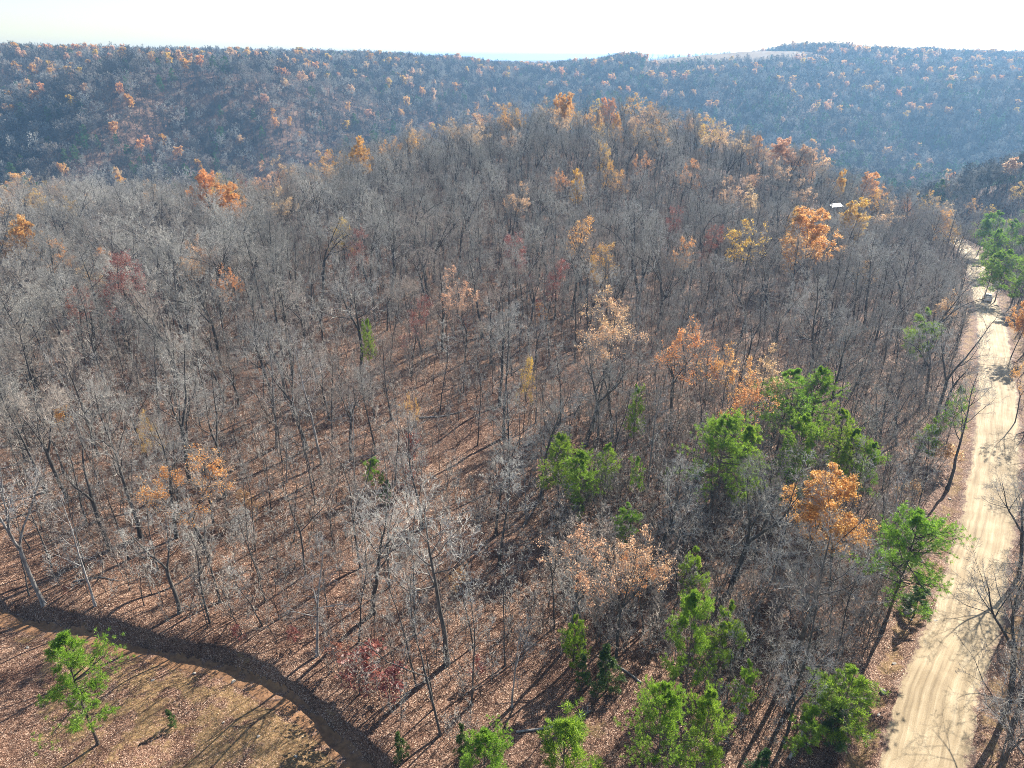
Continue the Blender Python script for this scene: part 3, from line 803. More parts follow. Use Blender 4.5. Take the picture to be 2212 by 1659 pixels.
# ------------------------------------------------------------------ evergreen trees, read off the photo: (prototype, base px, base py, tip py, spread, label)
PINES = [
    ('pine1', 215, 1615, 1378, 1.05, 'bright green pine standing alone in the clearing below the dirt track'),
    ('pine0', 1205, 1125, 945, 0.95, 'tall green pine at the leaf-strewn side of the three-pine clump'),
    ('pine3', 1252, 1140, 975, 1.0, 'full green pine in the middle of the three-pine clump'),
    ('pine2', 1300, 1110, 960, 0.8, 'greyer green pine at the back of the three-pine clump'),
    ('pine4', 1528, 1150, 898, 1.0, 'largest broad green pine in the middle of the woods'),
    ('pine1', 1590, 1125, 918, 0.95, 'green pine pressed against the largest broad pine'),
    ('pine2', 1672, 1000, 797, 1.25, 'dark flat-topped pine with long bare trunk above leafless trees'),
    ('pine0', 1735, 990, 800, 1.05, 'green pine twinned with the dark flat-topped pine'),
    ('pine3', 1705, 1080, 893, 1.0, 'round green pine below the dark flat-topped pine'),
    ('pine2', 1790, 1080, 888, 0.85, 'slender leaning green pine beside the round golden oak'),
    ('pine1', 1815, 1085, 930, 1.0, 'bushy light green pine uphill of the golden oak'),
    ('pine3', 1855, 1105, 955, 0.75, 'small pointed green pine between golden oak and gravel road'),
    ('youngpine0', 1700, 1110, 1000, 1.2, 'low dark pine under the round green pine'),
    ('pine2', 2040, 975, 838, 0.75, 'narrow green pine at the wood edge overhanging the gravel road'),
    ('youngpine0', 2000, 1000, 905, 1.1, 'dim young pine behind the narrow roadside pine'),
    ('pine4', 1905, 1365, 1095, 1.15, 'big spreading green pine whose lowest boughs reach the gravel road'),
    ('cedar0', 1975, 1330, 1255, 1.6, 'low green cedar bough at the gravel road bank'),
    ('pine1', 1480, 1525, 1280, 0.8, 'tall pale green pine with a bare lower trunk near the shaded hollow'),
    ('youngpine0', 1545, 1480, 1303, 0.75, 'thin young pine beside the tall pale green pine'),
    ('pine4', 1410, 1760, 1475, 0.75, 'wide dark green pine over the shaded hollow'),
    ('pine3', 1500, 1730, 1500, 0.7, 'dark green pine crowding the wide pine by the hollow'),
    ('pine3', 1045, 1775, 1572, 1.0, 'vivid green round pine at the near edge of the wood'),
    ('youngpine1', 1215, 1750, 1565, 1.0, 'vivid green narrow young pine beside the shaded hollow'),
    ('youngpine0', 1235, 1460, 1322, 0.75, 'slim dull green pine leaning by dark oak trunk'),
    ('cedar1', 1313, 1490, 1402, 1.2, 'rounded dark green cedar at the top of the shaded hollow'),
    ('cedar0', 1255, 1490, 1412, 0.9, 'small green cedar next to the rounded cedar'),
    ('youngpine0', 1350, 1185, 1090, 1.2, 'small pine hidden in tan-leaved oaks'),
    ('pine2', 1370, 1105, 985, 0.55, 'sparse grey-green pine with thin crown behind tan oaks'),
    ('pine2', 1365, 1000, 837, 0.5, 'lanky sparse pine on the open leaf-strewn slope'),
    ('youngpine0', 1490, 1330, 1178, 0.75, 'slim dark pine below the largest broad pine'),
    ('youngpine1', 812, 1060, 988, 1.0, 'little green pine among bare trunks in mid slope'),
    ('cedar1', 835, 1090, 1035, 1.0, 'little spreading cedar next to the little green pine'),
    ('pine2', 800, 830, 690, 0.45, 'thin yellow-green pine alone among the bare trees'),
    ('youngpine0', 1598, 1570, 1430, 0.7, 'slender young pine between bare trunks and the road bank'),
    ('youngpine0', 1800, 1600, 1425, 1.25, 'soft grey-green young pine behind bare branches'),
    ('cedar0', 1790, 1610, 1510, 1.1, 'dark cedar in the shade beside the soft young pine'),
    ('youngpine1', 1725, 1640, 1525, 1.0, 'small green pine at the foot of a leaning dark trunk'),
    ('cedar1', 1640, 1690, 1625, 1.3, 'bright low cedar by the near wood edge'),
    ('cedar1', 870, 1645, 1583, 1.0, 'low green cedar where the track meets the wood'),
    ('cedar0', 1000, 1660, 1568, 0.8, 'dark little cedar behind the vivid round pine'),
    ('cedar1', 377, 1580, 1530, 0.9, 'small yellow-green cedar seedling in the clearing'),
    ('youngpine0', 1972, 800, 668, 1.1, 'faint grey-green pine in the dense bare wood'),
    ('youngpine0', 2140, 560, 455, 1.3, 'pointed dark pine in the roadside pine stand'),
    ('pine1', 1435, 1080, 1010, 0.5, 'thin pine stem beside the largest broad pine'),
]
for key, bx, by, ty, wide, lab in PINES:
    p = at(bx, by)
    H = top_height(p, ty)
    place(key, 'cedar_tree' if 'cedar' in key else 'pine_tree', lab, 'cedar' if 'cedar' in key else 'pine', p, H, wide=wide * (0.98 if 'pine' in key else 1.0), group='evergreens in the bare wood')
for px, py, H, w in [(2135, 462, 16, 0.9), (2160, 500, 15, 1.0), (2192, 478, 15, 0.9), (2207, 510, 14, 1.0), (2152, 552, 13, 1.2), (2180, 545, 14, 1.1), (2212, 455, 15, .9), (2225, 560, 14, 1.1)]:
    p = at(px, py, H * 0.95)
    place('pine%d' % rng.integers(0, 5), 'pine_tree', 'light green pine in the stand where the road drops from sight', 'pine', p, H, wide=w, group='pines at the road bend')

# ------------------------------------------------------------------ trees still in leaf: (prototype, crown px, crown-top py, height m, spread, label)
LEAFY = [
    ('orange_full', 440, 382, 15, 1.0, 'brightest rust-orange oak on the shoulder of the knoll'),
    ('orange_full', 500, 410, 14, 1.0, 'orange oak beside the brightest rust-orange oak'),
    ('red_thin', 525, 372, 14, 0.8, 'reddish oak behind the brightest rust-orange oak'),
    ('tan_thin', 585, 366, 15, 0.9, 'tan-leaved oak beyond the rust-orange oaks'),
    ('gold_full', 775, 303, 14, 0.9, 'golden round-headed oak on the knoll skyline'),
    ('gold_thin', 735, 470, 13, 0.8, 'pale yellow oak below the golden skyline oak'),
    ('orange_thin', 850, 296, 14, 1.0, None), ('orange_thin', 905, 284, 14, 1.0, None), ('tan_thin', 960, 268, 14, 1.1, None), ('tan_thin', 1020, 262, 14, 1.1, None),
    ('orange_thin', 1105, 238, 14, .9, None), ('tan_thin', 1165, 222, 14, 1.0, None), ('orange_thin', 1275, 236, 14, 1.0, None), ('tan_thin', 1380, 246, 14, 1.0, None), ('orange_thin', 1400, 268, 14, 1.0, None),
    ('orange_full', 1228, 212, 15, 1.0, 'deep orange oak crowning the very top of the knoll'),
    ('orange_full', 1308, 218, 13, 1.0, 'broad orange oak just past the top of the knoll'),
    ('gold_full', 1335, 254, 11, 0.7, 'small bright yellow tree near the top of the knoll'),
    ('gold_thin', 1308, 306, 14, 1.0, 'tall thinly yellow oak on the face of the knoll'),
    ('gold_thin', 1322, 350, 13, .8, None), ('gold_full', 1252, 380, 11, .8, None), ('orange_thin', 1215, 370, 12, .8, None), ('tan_thin', 1110, 415, 13, 1.0, None),
    ('gold_thin', 1308, 530, 13, 1.0, 'yellow-orange oak with dark stems in the middle of the knoll face'),
    ('orange_full', 1640, 293, 13, .9, None), ('tan_full', 1700, 302, 14, 1.1, None), ('tan_full', 1745, 312, 14, 1.1, None), ('tan_thin', 1790, 330, 14, 1.0, None), ('tan_thin', 1590, 296, 14, 1.0, None),
    ('tan_thin', 1540, 285, 14, 1.0, None), ('gold_full', 1820, 358, 11, .6, None),
    ('orange_full', 1892, 366, 14, 1.0, 'peach-orange oak beyond the white-roofed shed'),
    ('orange_thin', 1960, 382, 12, .9, None), ('tan_thin', 1590, 398, 14, 1.1, None), ('tan_thin', 1750, 400, 13, 1.1, None), ('tan_thin', 1640, 370, 13, 1.0, None), ('orange_thin', 1400, 330, 13, .9, None),
    ('gold_full', 1718, 462, 13, .8, 'yellow oak leaning over the broad orange oak'),
    ('orange_full', 1765, 472, 16, 1.15, 'broad orange oak on the slope below the white-roofed shed'),
    ('gold_full', 1840, 444, 15, 1.0, 'amber oak right in front of the white-roofed shed'),
    ('tan_thin', 1930, 455, 14, 1.0, None), ('orange_full', 2047, 466, 12, .8, 'orange oak close to where the road drops from sight'),
    ('red_thin', 1460, 450, 13, .9, None), ('red_thin', 1530, 478, 13, .9, None), ('red_thin', 1130, 510, 14, .9, None), ('red_thin', 1180, 560, 13, .9, None),
    ('orange_full', 45, 480, 15, 1.0, 'orange oak among the bare trees on the far shoulder of the wood'),
    ('orange_thin', 495, 582, 13, .7, 'thin dark-stemmed oak with vivid orange clumps'),
    ('red_thin', 225, 560, 16, 1.2, 'wide dark maroon oak among grey leafless trees'), ('red_thin', 300, 545, 15, 1.0, 'maroon oak next to the wide maroon oak'),
    ('red_thin', 140, 620, 14, .9, None), ('gold_thin', 1130, 772, 11, .45, 'slim stem with one yellow-orange tuft on the open slope'),
    ('tan_thin', 1340, 700, 15, 1.1, None), ('orange_thin', 1470, 690, 15, .9, None), ('orange_thin', 1560, 760, 14, .9, None), ('orange_thin', 1600, 810, 13, .9, None), ('tan_thin', 1645, 770, 13, .9, None),
    ('tan_thin', 1310, 640, 14, 1.0, None), ('orange_full', 2225, 640, 11, .7, 'golden orange oak hanging over the far side of the gravel road'),
    ('orange_thin', 2240, 770, 10, .7, None), ('tan_thin', 620, 420, 13, 1.0, None), ('tan_thin', 330, 400, 13, .9, None), ('tan_thin', 700, 350, 13, .9, None), ('red_thin', 880, 640, 12, .9, None),
    ('red_thin', 760, 500, 13, 1.0, None), ('tan_thin', 1000, 600, 13, .9, None), ('tan_thin', 1470, 250, 13, 1.0, None), ('tan_thin', 1210, 250, 14, 1.0, None), ('tan_thin', 1040, 280, 14, 1.0, None),
]
AUTUMN = {'orange_thin': 'hardwood with a thin veil of orange leaves on the knoll', 'tan_thin': 'hardwood with a thin veil of tan leaves on the knoll', 'red_thin': 'hardwood with sparse dull red leaves on the knoll',
          'gold_thin': 'hardwood with sparse yellow leaves on the knoll', 'gold_full': 'small tree full of yellow leaves on the knoll', 'orange_full': 'hardwood full of orange leaves on the knoll crest',
          'tan_full': 'hardwood full of tan leaves on the knoll crest'}
for key, px, py, H, w, lab in LEAFY:
    H *= 1.15
    p = at(px, py, H * 0.97, 30, 400)
    place(key, 'autumn_tree', lab or AUTUMN[key], 'tree', p, H, wide=w, group='hardwoods still in leaf' if lab else key.replace('_', ' ') + ' hardwoods on the knoll')
# the ones whose foot shows: (prototype, base px, base py, tip py, spread, label)
for key, bx, by, ty, w, lab in [
        ('orange_low', 140, 945, 880, 1.0, 'small rust-red tree at the foot of a dark leaning trunk'),
        ('orange_thin', 455, 1215, 950, 1.1, 'oak with loose orange leaves beside the dead forked snag'),
        ('gold_thin', 350, 1040, 888, .6, 'slight tree with bright amber clumps above the loose orange oak'),
        ('orange_full', 1730, 1262, 1042, 1.05, 'round golden-orange oak ringed by green pines'),
        ('tan_thin', 1225, 1400, 1135, 1.05, 'tan-leaved oak with dark trunk beside the slim dull pine'),
        ('tan_thin', 1330, 1420, 1160, .9, 'tan-orange oak mixed with green pine boughs'),
        ('orange_thin', 1390, 1370, 1180, .9, 'rusty sparse oak above the shaded hollow'),
        ('red_low', 775, 1500, 1395, 1.5, 'dark red bush on the bank above the dirt track'),
        ('red_low', 840, 1530, 1440, 1.3, 'dark red bush nearer the end of the dirt track'),
        ('red_low', 730, 1440, 1380, 1.2, 'small dark red bush behind the others on the bank'),
        ('orange_thin', 885, 985, 855, .6, 'bare-looking tree with a few orange clumps in mid slope'),
        ('red_low', 905, 1020, 935, 1.0, 'little red-leaved sapling at twin dark trunks'),
        ('red_low', 885, 1075, 1010, 1.0, 'low crimson sapling under the twin dark trunks'),
        ('red_low', 520, 1390, 1350, 1.2, None), ('red_low', 1030, 1480, 1425, 1.0, None), ('red_low', 640, 1395, 1350, 1.0, None), ('tan_low', 990, 1290, 1230, 1.0, None), ('tan_low', 540, 1120, 1050, 1.2, None),
        ('red_low', 150, 1290, 1265, 1.4, None), ('orange_low', 1610, 900, 840, 1.2, None), ('orange_low', 1540, 840, 780, 1.2, None), ('tan_low', 2030, 1010, 950, 1.3, None), ('tan_low', 1960, 1100, 1040, 1.2, None),
        ('red_low', 1530, 1010, 960, 1.1, None), ('red_low', 1470, 1000, 950, 1.1, None), ('orange_low', 1170, 700, 655, 1.1, None), ('red_low', 1000, 720, 680, 1.1, None)]:
    p = at(bx, by)
    low = key.endswith('low')
    dflt = {'red_low': 'small red-leaved sapling on the leaf-covered slope', 'tan_low': 'small tan-leaved sapling on the leaf-covered slope', 'orange_low': 'small orange-leaved sapling on the leaf-covered slope'}
    place(key, 'autumn_sapling' if low else 'autumn_tree', lab or dflt[key], 'sapling' if low else 'tree', p, top_height(p, ty), wide=w,
          group='small trees still in leaf' if lab else key.split('_')[0] + ' saplings on the slope')

# ------------------------------------------------------------------ leafless trees one can pick out: (prototype, base px, base py, tip py, spread, label)
HERO = [
    ('pale0', 97, 1312, 985, .9, 'pale-barked forked tree at the head of the dirt track'),
    ('snag0', 240, 1190, 985, 1.0, 'dead forked snag with broken tops'),
    ('pale1', 208, 1312, 1040, .8, 'slim pale tree beside the forked tree at the track'),
    ('bare4', 475, 1302, 1075, .8, 'dark-trunked leafless oak upslope of the track bank'),
    ('pale1', 687, 1420, 1145, 1.0, 'leafless oak with pale spreading limbs on the track bank'),
    ('bare6', 965, 1440, 1000, .95, 'tallest leafless oak with a long straight grey trunk'),
    ('slim0', 938, 1540, 1240, .8, 'slim dark leafless trunk in front of the tallest oak'),
    ('bare0', 912, 1145, 880, .8, 'twin dark-trunked leafless oak above red saplings'),
    ('bare5', 485, 865, 690, .9, 'forked leafless oak with arching limbs in mid slope'),
    ('pale1', 600, 968, 690, 1.0, 'leafless oak with white limbs in mid slope'),
    ('bare2', 345, 900, 700, .8, None), ('bare0', 232, 860, 600, .8, None), ('bare6', 812, 985, 775, .8, None), ('bare7', 845, 910, 720, .9, None), ('slim0', 1122, 962, 790, .8, None),
    ('bare4', 1210, 915, 735, .9, None), ('bare5', 1265, 965, 705, 1.1, 'large leafless oak with many upright limbs behind the three pines'),
    ('bare1', 1292, 950, 760, .9, None), ('bare3', 925, 660, 505, 1.1, 'dark wide-crowned leafless oak in the middle of the knoll face'),
    ('pale1', 1105, 1530, 1330, .9, 'pale leafless tree with drooping limbs at the bank end'),
    ('bare6', 565, 1255, 1090, .8, None), ('bare0', 1262, 1405, 1180, .9, 'dark-trunked leafless oak beside the shaded hollow'),
    ('slim1', 1440, 955, 780, .9, None), ('bare2', 78, 1030, 850, .8, 'thick dark leaning leafless trunk with white broken limbs'), ('slim0', 700, 880, 720, .8, None),
    ('bare1', 1080, 880, 640, .9, None), ('slim2', 1030, 640, 500, .9, None), ('bare5', 1450, 880, 690, 1.0, None),
    ('slim0', 1570, 1520, 1300, .9, 'thin leaning dark trunk between pine and road bank'), ('slim2', 1615, 1500, 1290, .9, None), ('bare1', 1690, 1610, 1400, .9, 'leaning dark leafless oak with grey spreading limbs by the road bank'),
    ('bare3', 2128, 1690, 1440, .9, 'leafless tree whose fine branches reach across the near gravel road'), ('bare0', 2190, 1560, 1290, .9, 'leafless tree standing close over the near road verge'),
    ('bare5', 2200, 1250, 1020, 1.0, 'leafless tree branching over the far verge of the gravel road'),
    ('bare2', 2045, 1060, 800, .9, 'leaning leafless tree reaching over the gravel road'),
]
def zone(x, y):
    z_, rd_, _, _, td_, _, _ = terrain(np.array([x]), np.array([y]), True)
    rd_, td_ = float(rd_[0]), float(td_[0])
    if rd_ < -3 and rd_ > -40: return 'across the gravel road from the main wood'
    if 0 < rd_ < 13: return 'on the verge between the wood and the gravel road'
    if 0 < td_ < 9 and y < 80: return 'on the bank right above the dirt track'
    if y < 75 and x > 2: return 'among the green pines near the shaded hollow'
    if y < 120 and x > 18: return 'in the dense pole wood between pines and road'
    if y < 105: return 'on the open leaf-strewn slope above the track'
    return 'higher on the flank of the knoll'
def look(key):
    if key.startswith('slim'): return 'slim straight leafless tree' if key != 'slim2' else 'slim forked leafless tree'
    if key.startswith('pale'): return 'pale-limbed leafless tree'
    if key in ('bare1', 'bare5'): return 'twin-stemmed grey leafless tree'
    if key == 'bare3': return 'three-stemmed brown leafless tree'
    if key == 'bare7': return 'brown-twigged leafless tree'
    return 'broad grey leafless tree'
def lab_for(key, x, y):
    l = look(key) + ' ' + zone(x, y)
    return l, l.replace('tree', 'trees', 1)
for key, bx, by, ty, w, lab in HERO:
    p = at(bx, by, ymin=20)
    H = min(top_height(p, ty), 20)
    gl, gg = lab_for(key, p[0], p[1])
    place(key, 'dead_tree' if 'snag' in key else 'bare_tree', lab or gl, 'tree', p, H, wide=w, group='leafless trees with a look of their own' if lab else gg)

for q_ in range(15):
    yq = 27 + q_ * 5.2 + rng.uniform(-1, 1)
    kq = int(np.argmin(np.abs(ROAD_C[:, 1] - yq)))
    xq = ROAD_C[kq, 0] + rng.uniform(5.2, 7.4)
    key = ['bare3', 'bare0', 'slim2', 'bare5', 'bare7', 'slim0', 'bare2'][q_ % 7]
    zq = float(terrain(np.array([xq]), np.array([yq]))[0])
    place(key, 'bare_tree', 'leafless tree with ' + ('brown' if key in ('bare3', 'bare7', 'slim2') else 'grey') + ' twigs overhanging the far verge of the gravel road', 'tree', (xq, yq, zq),
          HEIGHT[key] * rng.uniform(.7, .95), wide=1.1, group='trees along the far road verge')

# ------------------------------------------------------------------ car, shed, house, rocks, fallen wood
def hexa(x0, x1, y0, y1, z0, z1, tx=0.0, ty0=0.0, ty1=0.0):
    """a block whose top is drawn in by tx at the sides and ty0 / ty1 at back / front"""
    V = np.array([[x0, y0, z0], [x1, y0, z0], [x1, y1, z0], [x0, y1, z0], [x0 + tx, y0 + ty0, z1], [x1 - tx, y0 + ty0, z1], [x1 - tx, y1 - ty1, z1], [x0 + tx, y1 - ty1, z1]], float)
    F = np.array([[3, 2, 1, 0], [4, 5, 6, 7], [0, 1, 5, 4], [1, 2, 6, 5], [2, 3, 7, 6], [3, 0, 4, 7]])
    return V, F
def part(name, g, m, parent, bev=0.0, smooth_=False):
    o = bpy.data.objects.new(name, mk_mesh(name, g[0], g[1], [m], smooth_=smooth_))
    o.parent = parent; col.objects.link(o)
    if bev:
        b_ = o.modifiers.new('bevel', 'BEVEL'); b_.width = bev; b_.segments = 2
    return o
def thing(name, label, cat, pos, rz, group=None):
    e = bpy.data.objects.new(name, None); e.location = pos; e.rotation_euler = (0, 0, rz)
    e['label'] = label; e['category'] = cat
    if group: e['group'] = group
    col.objects.link(e)
    return e
M['paint'] = plain('white_paint', (0.78, 0.78, 0.77), 0.3, var=0.03)
M['glass'] = plain('dark_glass', (0.03, 0.035, 0.04), 0.1)
M['rubber'] = plain('tyre_rubber', (0.03, 0.03, 0.03), 0.9)
M['rim'] = plain('wheel_metal', (0.45, 0.45, 0.45), 0.35, 0.8)
M['lamp'] = plain('lamp_glass', (0.75, 0.75, 0.72), 0.15)
M['tail'] = plain('red_lens', (0.4, 0.02, 0.02), 0.2)
M['metal_roof'] = plain('white_metal_roof', (0.75, 0.76, 0.78), 0.4, var=0.05)
M['boards'] = plain('weathered_boards', (0.28, 0.24, 0.20), 0.85, var=0.25, scale=8)
M['siding'] = plain('pale_siding', (0.62, 0.61, 0.58), 0.7)
M['door'] = plain('brown_door', (0.16, 0.10, 0.07), 0.6)
M['stone'] = plain('pale_limestone', (0.38, 0.335, 0.275), 0.9, var=0.25, scale=2.5)

cp = at(2125, 652)
k_ = int(np.argmin(np.hypot(ROAD_C[:, 0] - cp[0], ROAD_C[:, 1] - cp[1])))
tdir = ROAD_C[k_ + 2] - ROAD_C[k_ - 2]
car = thing('pickup_truck', 'white pickup truck driving on the gravel road', 'truck', (ROAD_C[k_][0] + 0.3, ROAD_C[k_][1], ROAD_C[k_][2] + 0.02), math.atan2(tdir[1], tdir[0]) - math.pi / 2)
car.rotation_euler.x = math.atan2(tdir[2], math.hypot(tdir[0], tdir[1]))
part('body', hexa(-0.95, 0.95, -2.7, 2.7, 0.42, 1.0, 0.05, 0.05, 0.1), M['paint'], car, 0.08)
part('cab', hexa(-0.92, 0.92, -0.7, 1.25, 1.0, 1.78, 0.16, 0.2, 0.55), M['paint'], car, 0.06)
for s_ in (-1, 1):
    part('bed_side', hexa(s_ * 0.93 - 0.06, s_ * 0.93 + 0.005, -2.66, -0.72, 0.99, 1.3), M['paint'], car, 0.02)
    part('side_window', hexa(s_ * 0.84 - 0.03, s_ * 0.84 + 0.03, -0.45, 0.75, 1.12, 1.6), M['glass'], car)
    part('headlight', hexa(s_ * 0.7 - 0.16, s_ * 0.7 + 0.16, 2.6, 2.72, 0.72, 0.92), M['lamp'], car, 0.02)
    part('tail_light', hexa(s_ * 0.84 - 0.07, s_ * 0.84 + 0.07, -2.74, -2.62, 0.8, 1.15), M['tail'], car, 0.02)
part('tailgate', hexa(-0.86, 0.86, -2.69, -2.62, 0.99, 1.3), M['paint'], car, 0.02)
part('windscreen', hexa(-0.76, 0.76, 0.80, 1.17, 1.1, 1.7, 0.1, 0.28, -0.30 + 0.62), M['glass'], car)
part('rear_window', hexa(-0.7, 0.7, -0.66, -0.58, 1.12, 1.62, 0.06, 0.1, -0.1), M['glass'], car)
a_ = np.arange(14) * 2 * math.pi / 14
for sx in (-1, 1):
    for yy in (-1.65, 1.75):
        PW = np.array([[[sx * 0.70, yy, 0.38], [sx * 0.72, yy, 0.38], [sx * 0.94, yy, 0.38], [sx * 0.965, yy, 0.38]]])
        w_ = part('wheel', tubes(PW, np.array([[0.05, 0.38, 0.38, 0.30]]), 14), M['rubber'], car)
        part('rim', tubes(np.array([[[sx * 0.94, yy, 0.38], [sx * 0.975, yy, 0.38], [sx * 0.98, yy, 0.38]]]), np.array([[0.26, 0.22, 0.01]]), 12), M['rim'], w_)
USED.append((car.location.x, car.location.y))

def gable(name, label, cat, pos, rz, L, Wd, h, rise, wall_m, roof_m, nwin, porch=False):
    e = thing(name, label, cat, pos, rz)
    w = part('wall', hexa(-L / 2, L / 2, -Wd / 2, Wd / 2, -0.6, h), wall_m, e)
    G = np.array([[-L / 2 + .01, -Wd / 2, h], [-L / 2 + .01, Wd / 2, h], [-L / 2 + .01, 0, h + rise], [L / 2 - .01, -Wd / 2, h], [L / 2 - .01, Wd / 2, h], [L / 2 - .01, 0, h + rise]], float)
    part('gable', (G, np.array([[0, 1, 2], [5, 4, 3]])), wall_m, e)
    o = 0.35
    for s_ in (-1, 1):
        sl = rise / (Wd / 2)
        P_ = [(-L / 2 - o, s_ * (Wd / 2 + o), h - sl * o), (L / 2 + o, s_ * (Wd / 2 + o), h - sl * o), (L / 2 + o, 0, h + rise), (-L / 2 - o, 0, h + rise)]
        Vr = np.array(P_ + [(a, b, c + 0.12) for a, b, c in P_], float); Vr[:, 2] += 0.02
        part('roof', (Vr, np.array([[3, 2, 1, 0], [4, 5, 6, 7], [0, 1, 5, 4], [1, 2, 6, 5], [2, 3, 7, 6], [3, 0, 4, 7]])), roof_m, e)
    for s_ in (-1, 1):
        for q in range(nwin):
            x = -L / 2 + L * (q + 0.5) / nwin
            if s_ < 0 and q == nwin // 2:
                d_ = part('door', hexa(x - .5, x + .5, -Wd / 2 - .05, -Wd / 2 + .02, 0, 2.1), M['door'], e)
                part('handle', hexa(x + .34, x + .4, -Wd / 2 - .12, -Wd / 2 - .05, 0.95, 1.05), M['rim'], d_)
            else:
                wi = part('window', hexa(x - .65, x + .65, s_ * Wd / 2 - .04, s_ * Wd / 2 + .04, 0.9, 2.1), M['paint'], e)
                part('pane', hexa(x - .55, x + .55, s_ * (Wd / 2 + .02) - .035, s_ * (Wd / 2 + .02) + .035, 1.0, 2.0), M['glass'], wi)
    for a in np.linspace(-L / 2, L / 2, max(2, int(L / 3))): USED.append((pos[0] + a * math.cos(rz), pos[1] + a * math.sin(rz)))
    return e
sp = at(1802, 441, 2.6)
gable('shed', 'small white-roofed shed half hidden by bare trees near the knoll crest', 'shed', sp, 0.35, 4.2, 3.2, 2.0, 0.7, M['boards'], M['metal_roof'], 1)
sp2 = at(1868, 430, 1.6)
hp = at(2072, 168, 3.0, ymin=800)
gable('farmhouse', 'long pale farmhouse with a white roof on the wooded hill across the valley', 'house', hp, 0.1, 17, 7, 3.0, 2.0, M['siding'], M['metal_roof'], 5)
CLEARINGS = [(sp, 2.2, 9), (hp, 9, 26)]

def rock_mesh(seed):
    import bmesh
    r = np.random.default_rng(seed)
    bm = bmesh.new(); bmesh.ops.create_icosphere(bm, subdivisions=2, radius=1.0)
    for v in bm.verts:
        c = v.co; f = 1 + 0.28 * math.sin(3.1 * c.x + seed) * math.cos(2.7 * c.y + 2 * seed) + r.normal(0, 0.06)
        v.co = Vector((c.x * f, c.y * f * 0.75, max(c.z * f * 0.5, -0.3)))
    me = bpy.data.meshes.new('rock'); bm.to_mesh(me); bm.free(); me.materials.append(M['stone'])
    return me
ROCKS = [rock_mesh(i) for i in range(4)]
def rock(px, py, size, label, group=None):
    p = at(px, py)
    o = bpy.data.objects.new('rock', ROCKS[int(rng.integers(0, 4))]); o.location = p + np.array([0, 0, 0.05 * size])
    o.scale = (size, size * rng.uniform(.7, 1.1), size * rng.uniform(.6, 1)); o.rotation_euler = (0, 0, rng.uniform(0, 6))
    o['label'] = label; o['category'] = 'rock'
    if group: o['group'] = group
    col.objects.link(o)
rock(2103, 1372, 0.55, 'flat pale slab lying in the gravel road')
rock(2018, 1350, 0.5, 'pale block on the road edge opposite the flat slab')
rock(1960, 1325, 0.6, 'largest pale boulder under the spreading roadside pine')
for px_, py_ in [(1990, 1212), (2000, 1190), (1968, 1340), (1952, 1312), (2010, 1365), (1985, 1245), (1930, 1440), (1905, 1500), (1898, 1545), (2035, 1130), (2050, 1080), (1875, 1600)]:
    rock(px_, py_, rng.uniform(.16, .34), 'small pale stone along the wooded ditch of the gravel road', 'stones along the road ditch')
for px_, py_ in [(485, 1570), (300, 1420), (330, 1470), (420, 1455), (640, 1640), (505, 1475), (60, 1400), (110, 1420), (560, 1600)]:
    rock(px_, py_, rng.uniform(.12, .26), 'small tan stone lying in the clearing below the dirt track', 'stones in the clearing')

def log(px, py, L, az, r0, label):
    p = at(px, py)
    r = np.random.default_rng(int(px * 7 + py))
    n0 = 7
    P = np.zeros((1, n0, 3)); d = np.array([math.cos(az), math.sin(az), 0.0]); P[0, 0] = p
    for q in range(1, n0):
        d = nrm(d + np.append(r.normal(0, .10, 2), 0)); P[0, q] = P[0, q - 1] + d * L / (n0 - 1)
    P[0, :, 2] = terrain(P[0, :, 0], P[0, :, 1]) + r0 * 0.8
    Rr = np.linspace(r0, r0 * .35, n0)[None]
    P1, R1, L1 = sprout(r, P, Rr, np.array([L]), 5, .35, .95, (30, 60), .3, 4, .15, 0.02, .6, .02)
    P2, R2, L2 = sprout(r, P1, R1, L1, 4, .3, 1, (30, 60), .5, 2, .15, 0.0, .6, .012)
    e = thing('fallen_tree', label, 'log', p, 0)
    loc = np.array(p)
    g1 = tubes(P - loc, Rr, 7); g2 = join([tubes(P1 - loc, R1, 5), tubes(P2 - loc, R2, 4)])
    part('trunk', g1, M['bark_pale'], e, smooth_=True); part('crown', g2, M['twig_pale'], e)
log(1115, 1592, 6.5, 0.05, .10, 'fallen pale tree lying above the end of the dirt track')
log(160, 1258, 5.0, 0.1, .09, 'fallen pale branch beside the slim pale tree at the track')
log(905, 905, 7.0, 0.25, .11, 'fallen trunk across the open slope below the dark oak')
log(1130, 1140, 5.0, 1.3, .08, 'fallen pale stem leaning into the three-pine clump')
log(1385, 1480, 5.0, 2.2, .08, 'fallen branchy stem in the shaded hollow')
log(1700, 1655, 5.0, .9, .14, 'broken grey trunk piece at the near wood edge')

for i_, (px_, hh) in enumerate([(1385, 9), (1400, 11), (1408, 12), (1418, 11), (1430, 8), (1520, 7), (1545, 8), (1560, 7), (1640, 6), (1668, 7), (1690, 8)]):
    y_ = 1330 + 8 * (i_ % 4)
    q = aty(px_, y_, 0); q[2] = float(terrain(np.array([q[0]]), np.array([q[1]]))[0])
    place('bare%d' % (i_ % 8), 'field_tree', 'small bare tree on the skyline of the straw-coloured field', 'tree', q, hh, wide=1.1, group='trees along the field skyline')

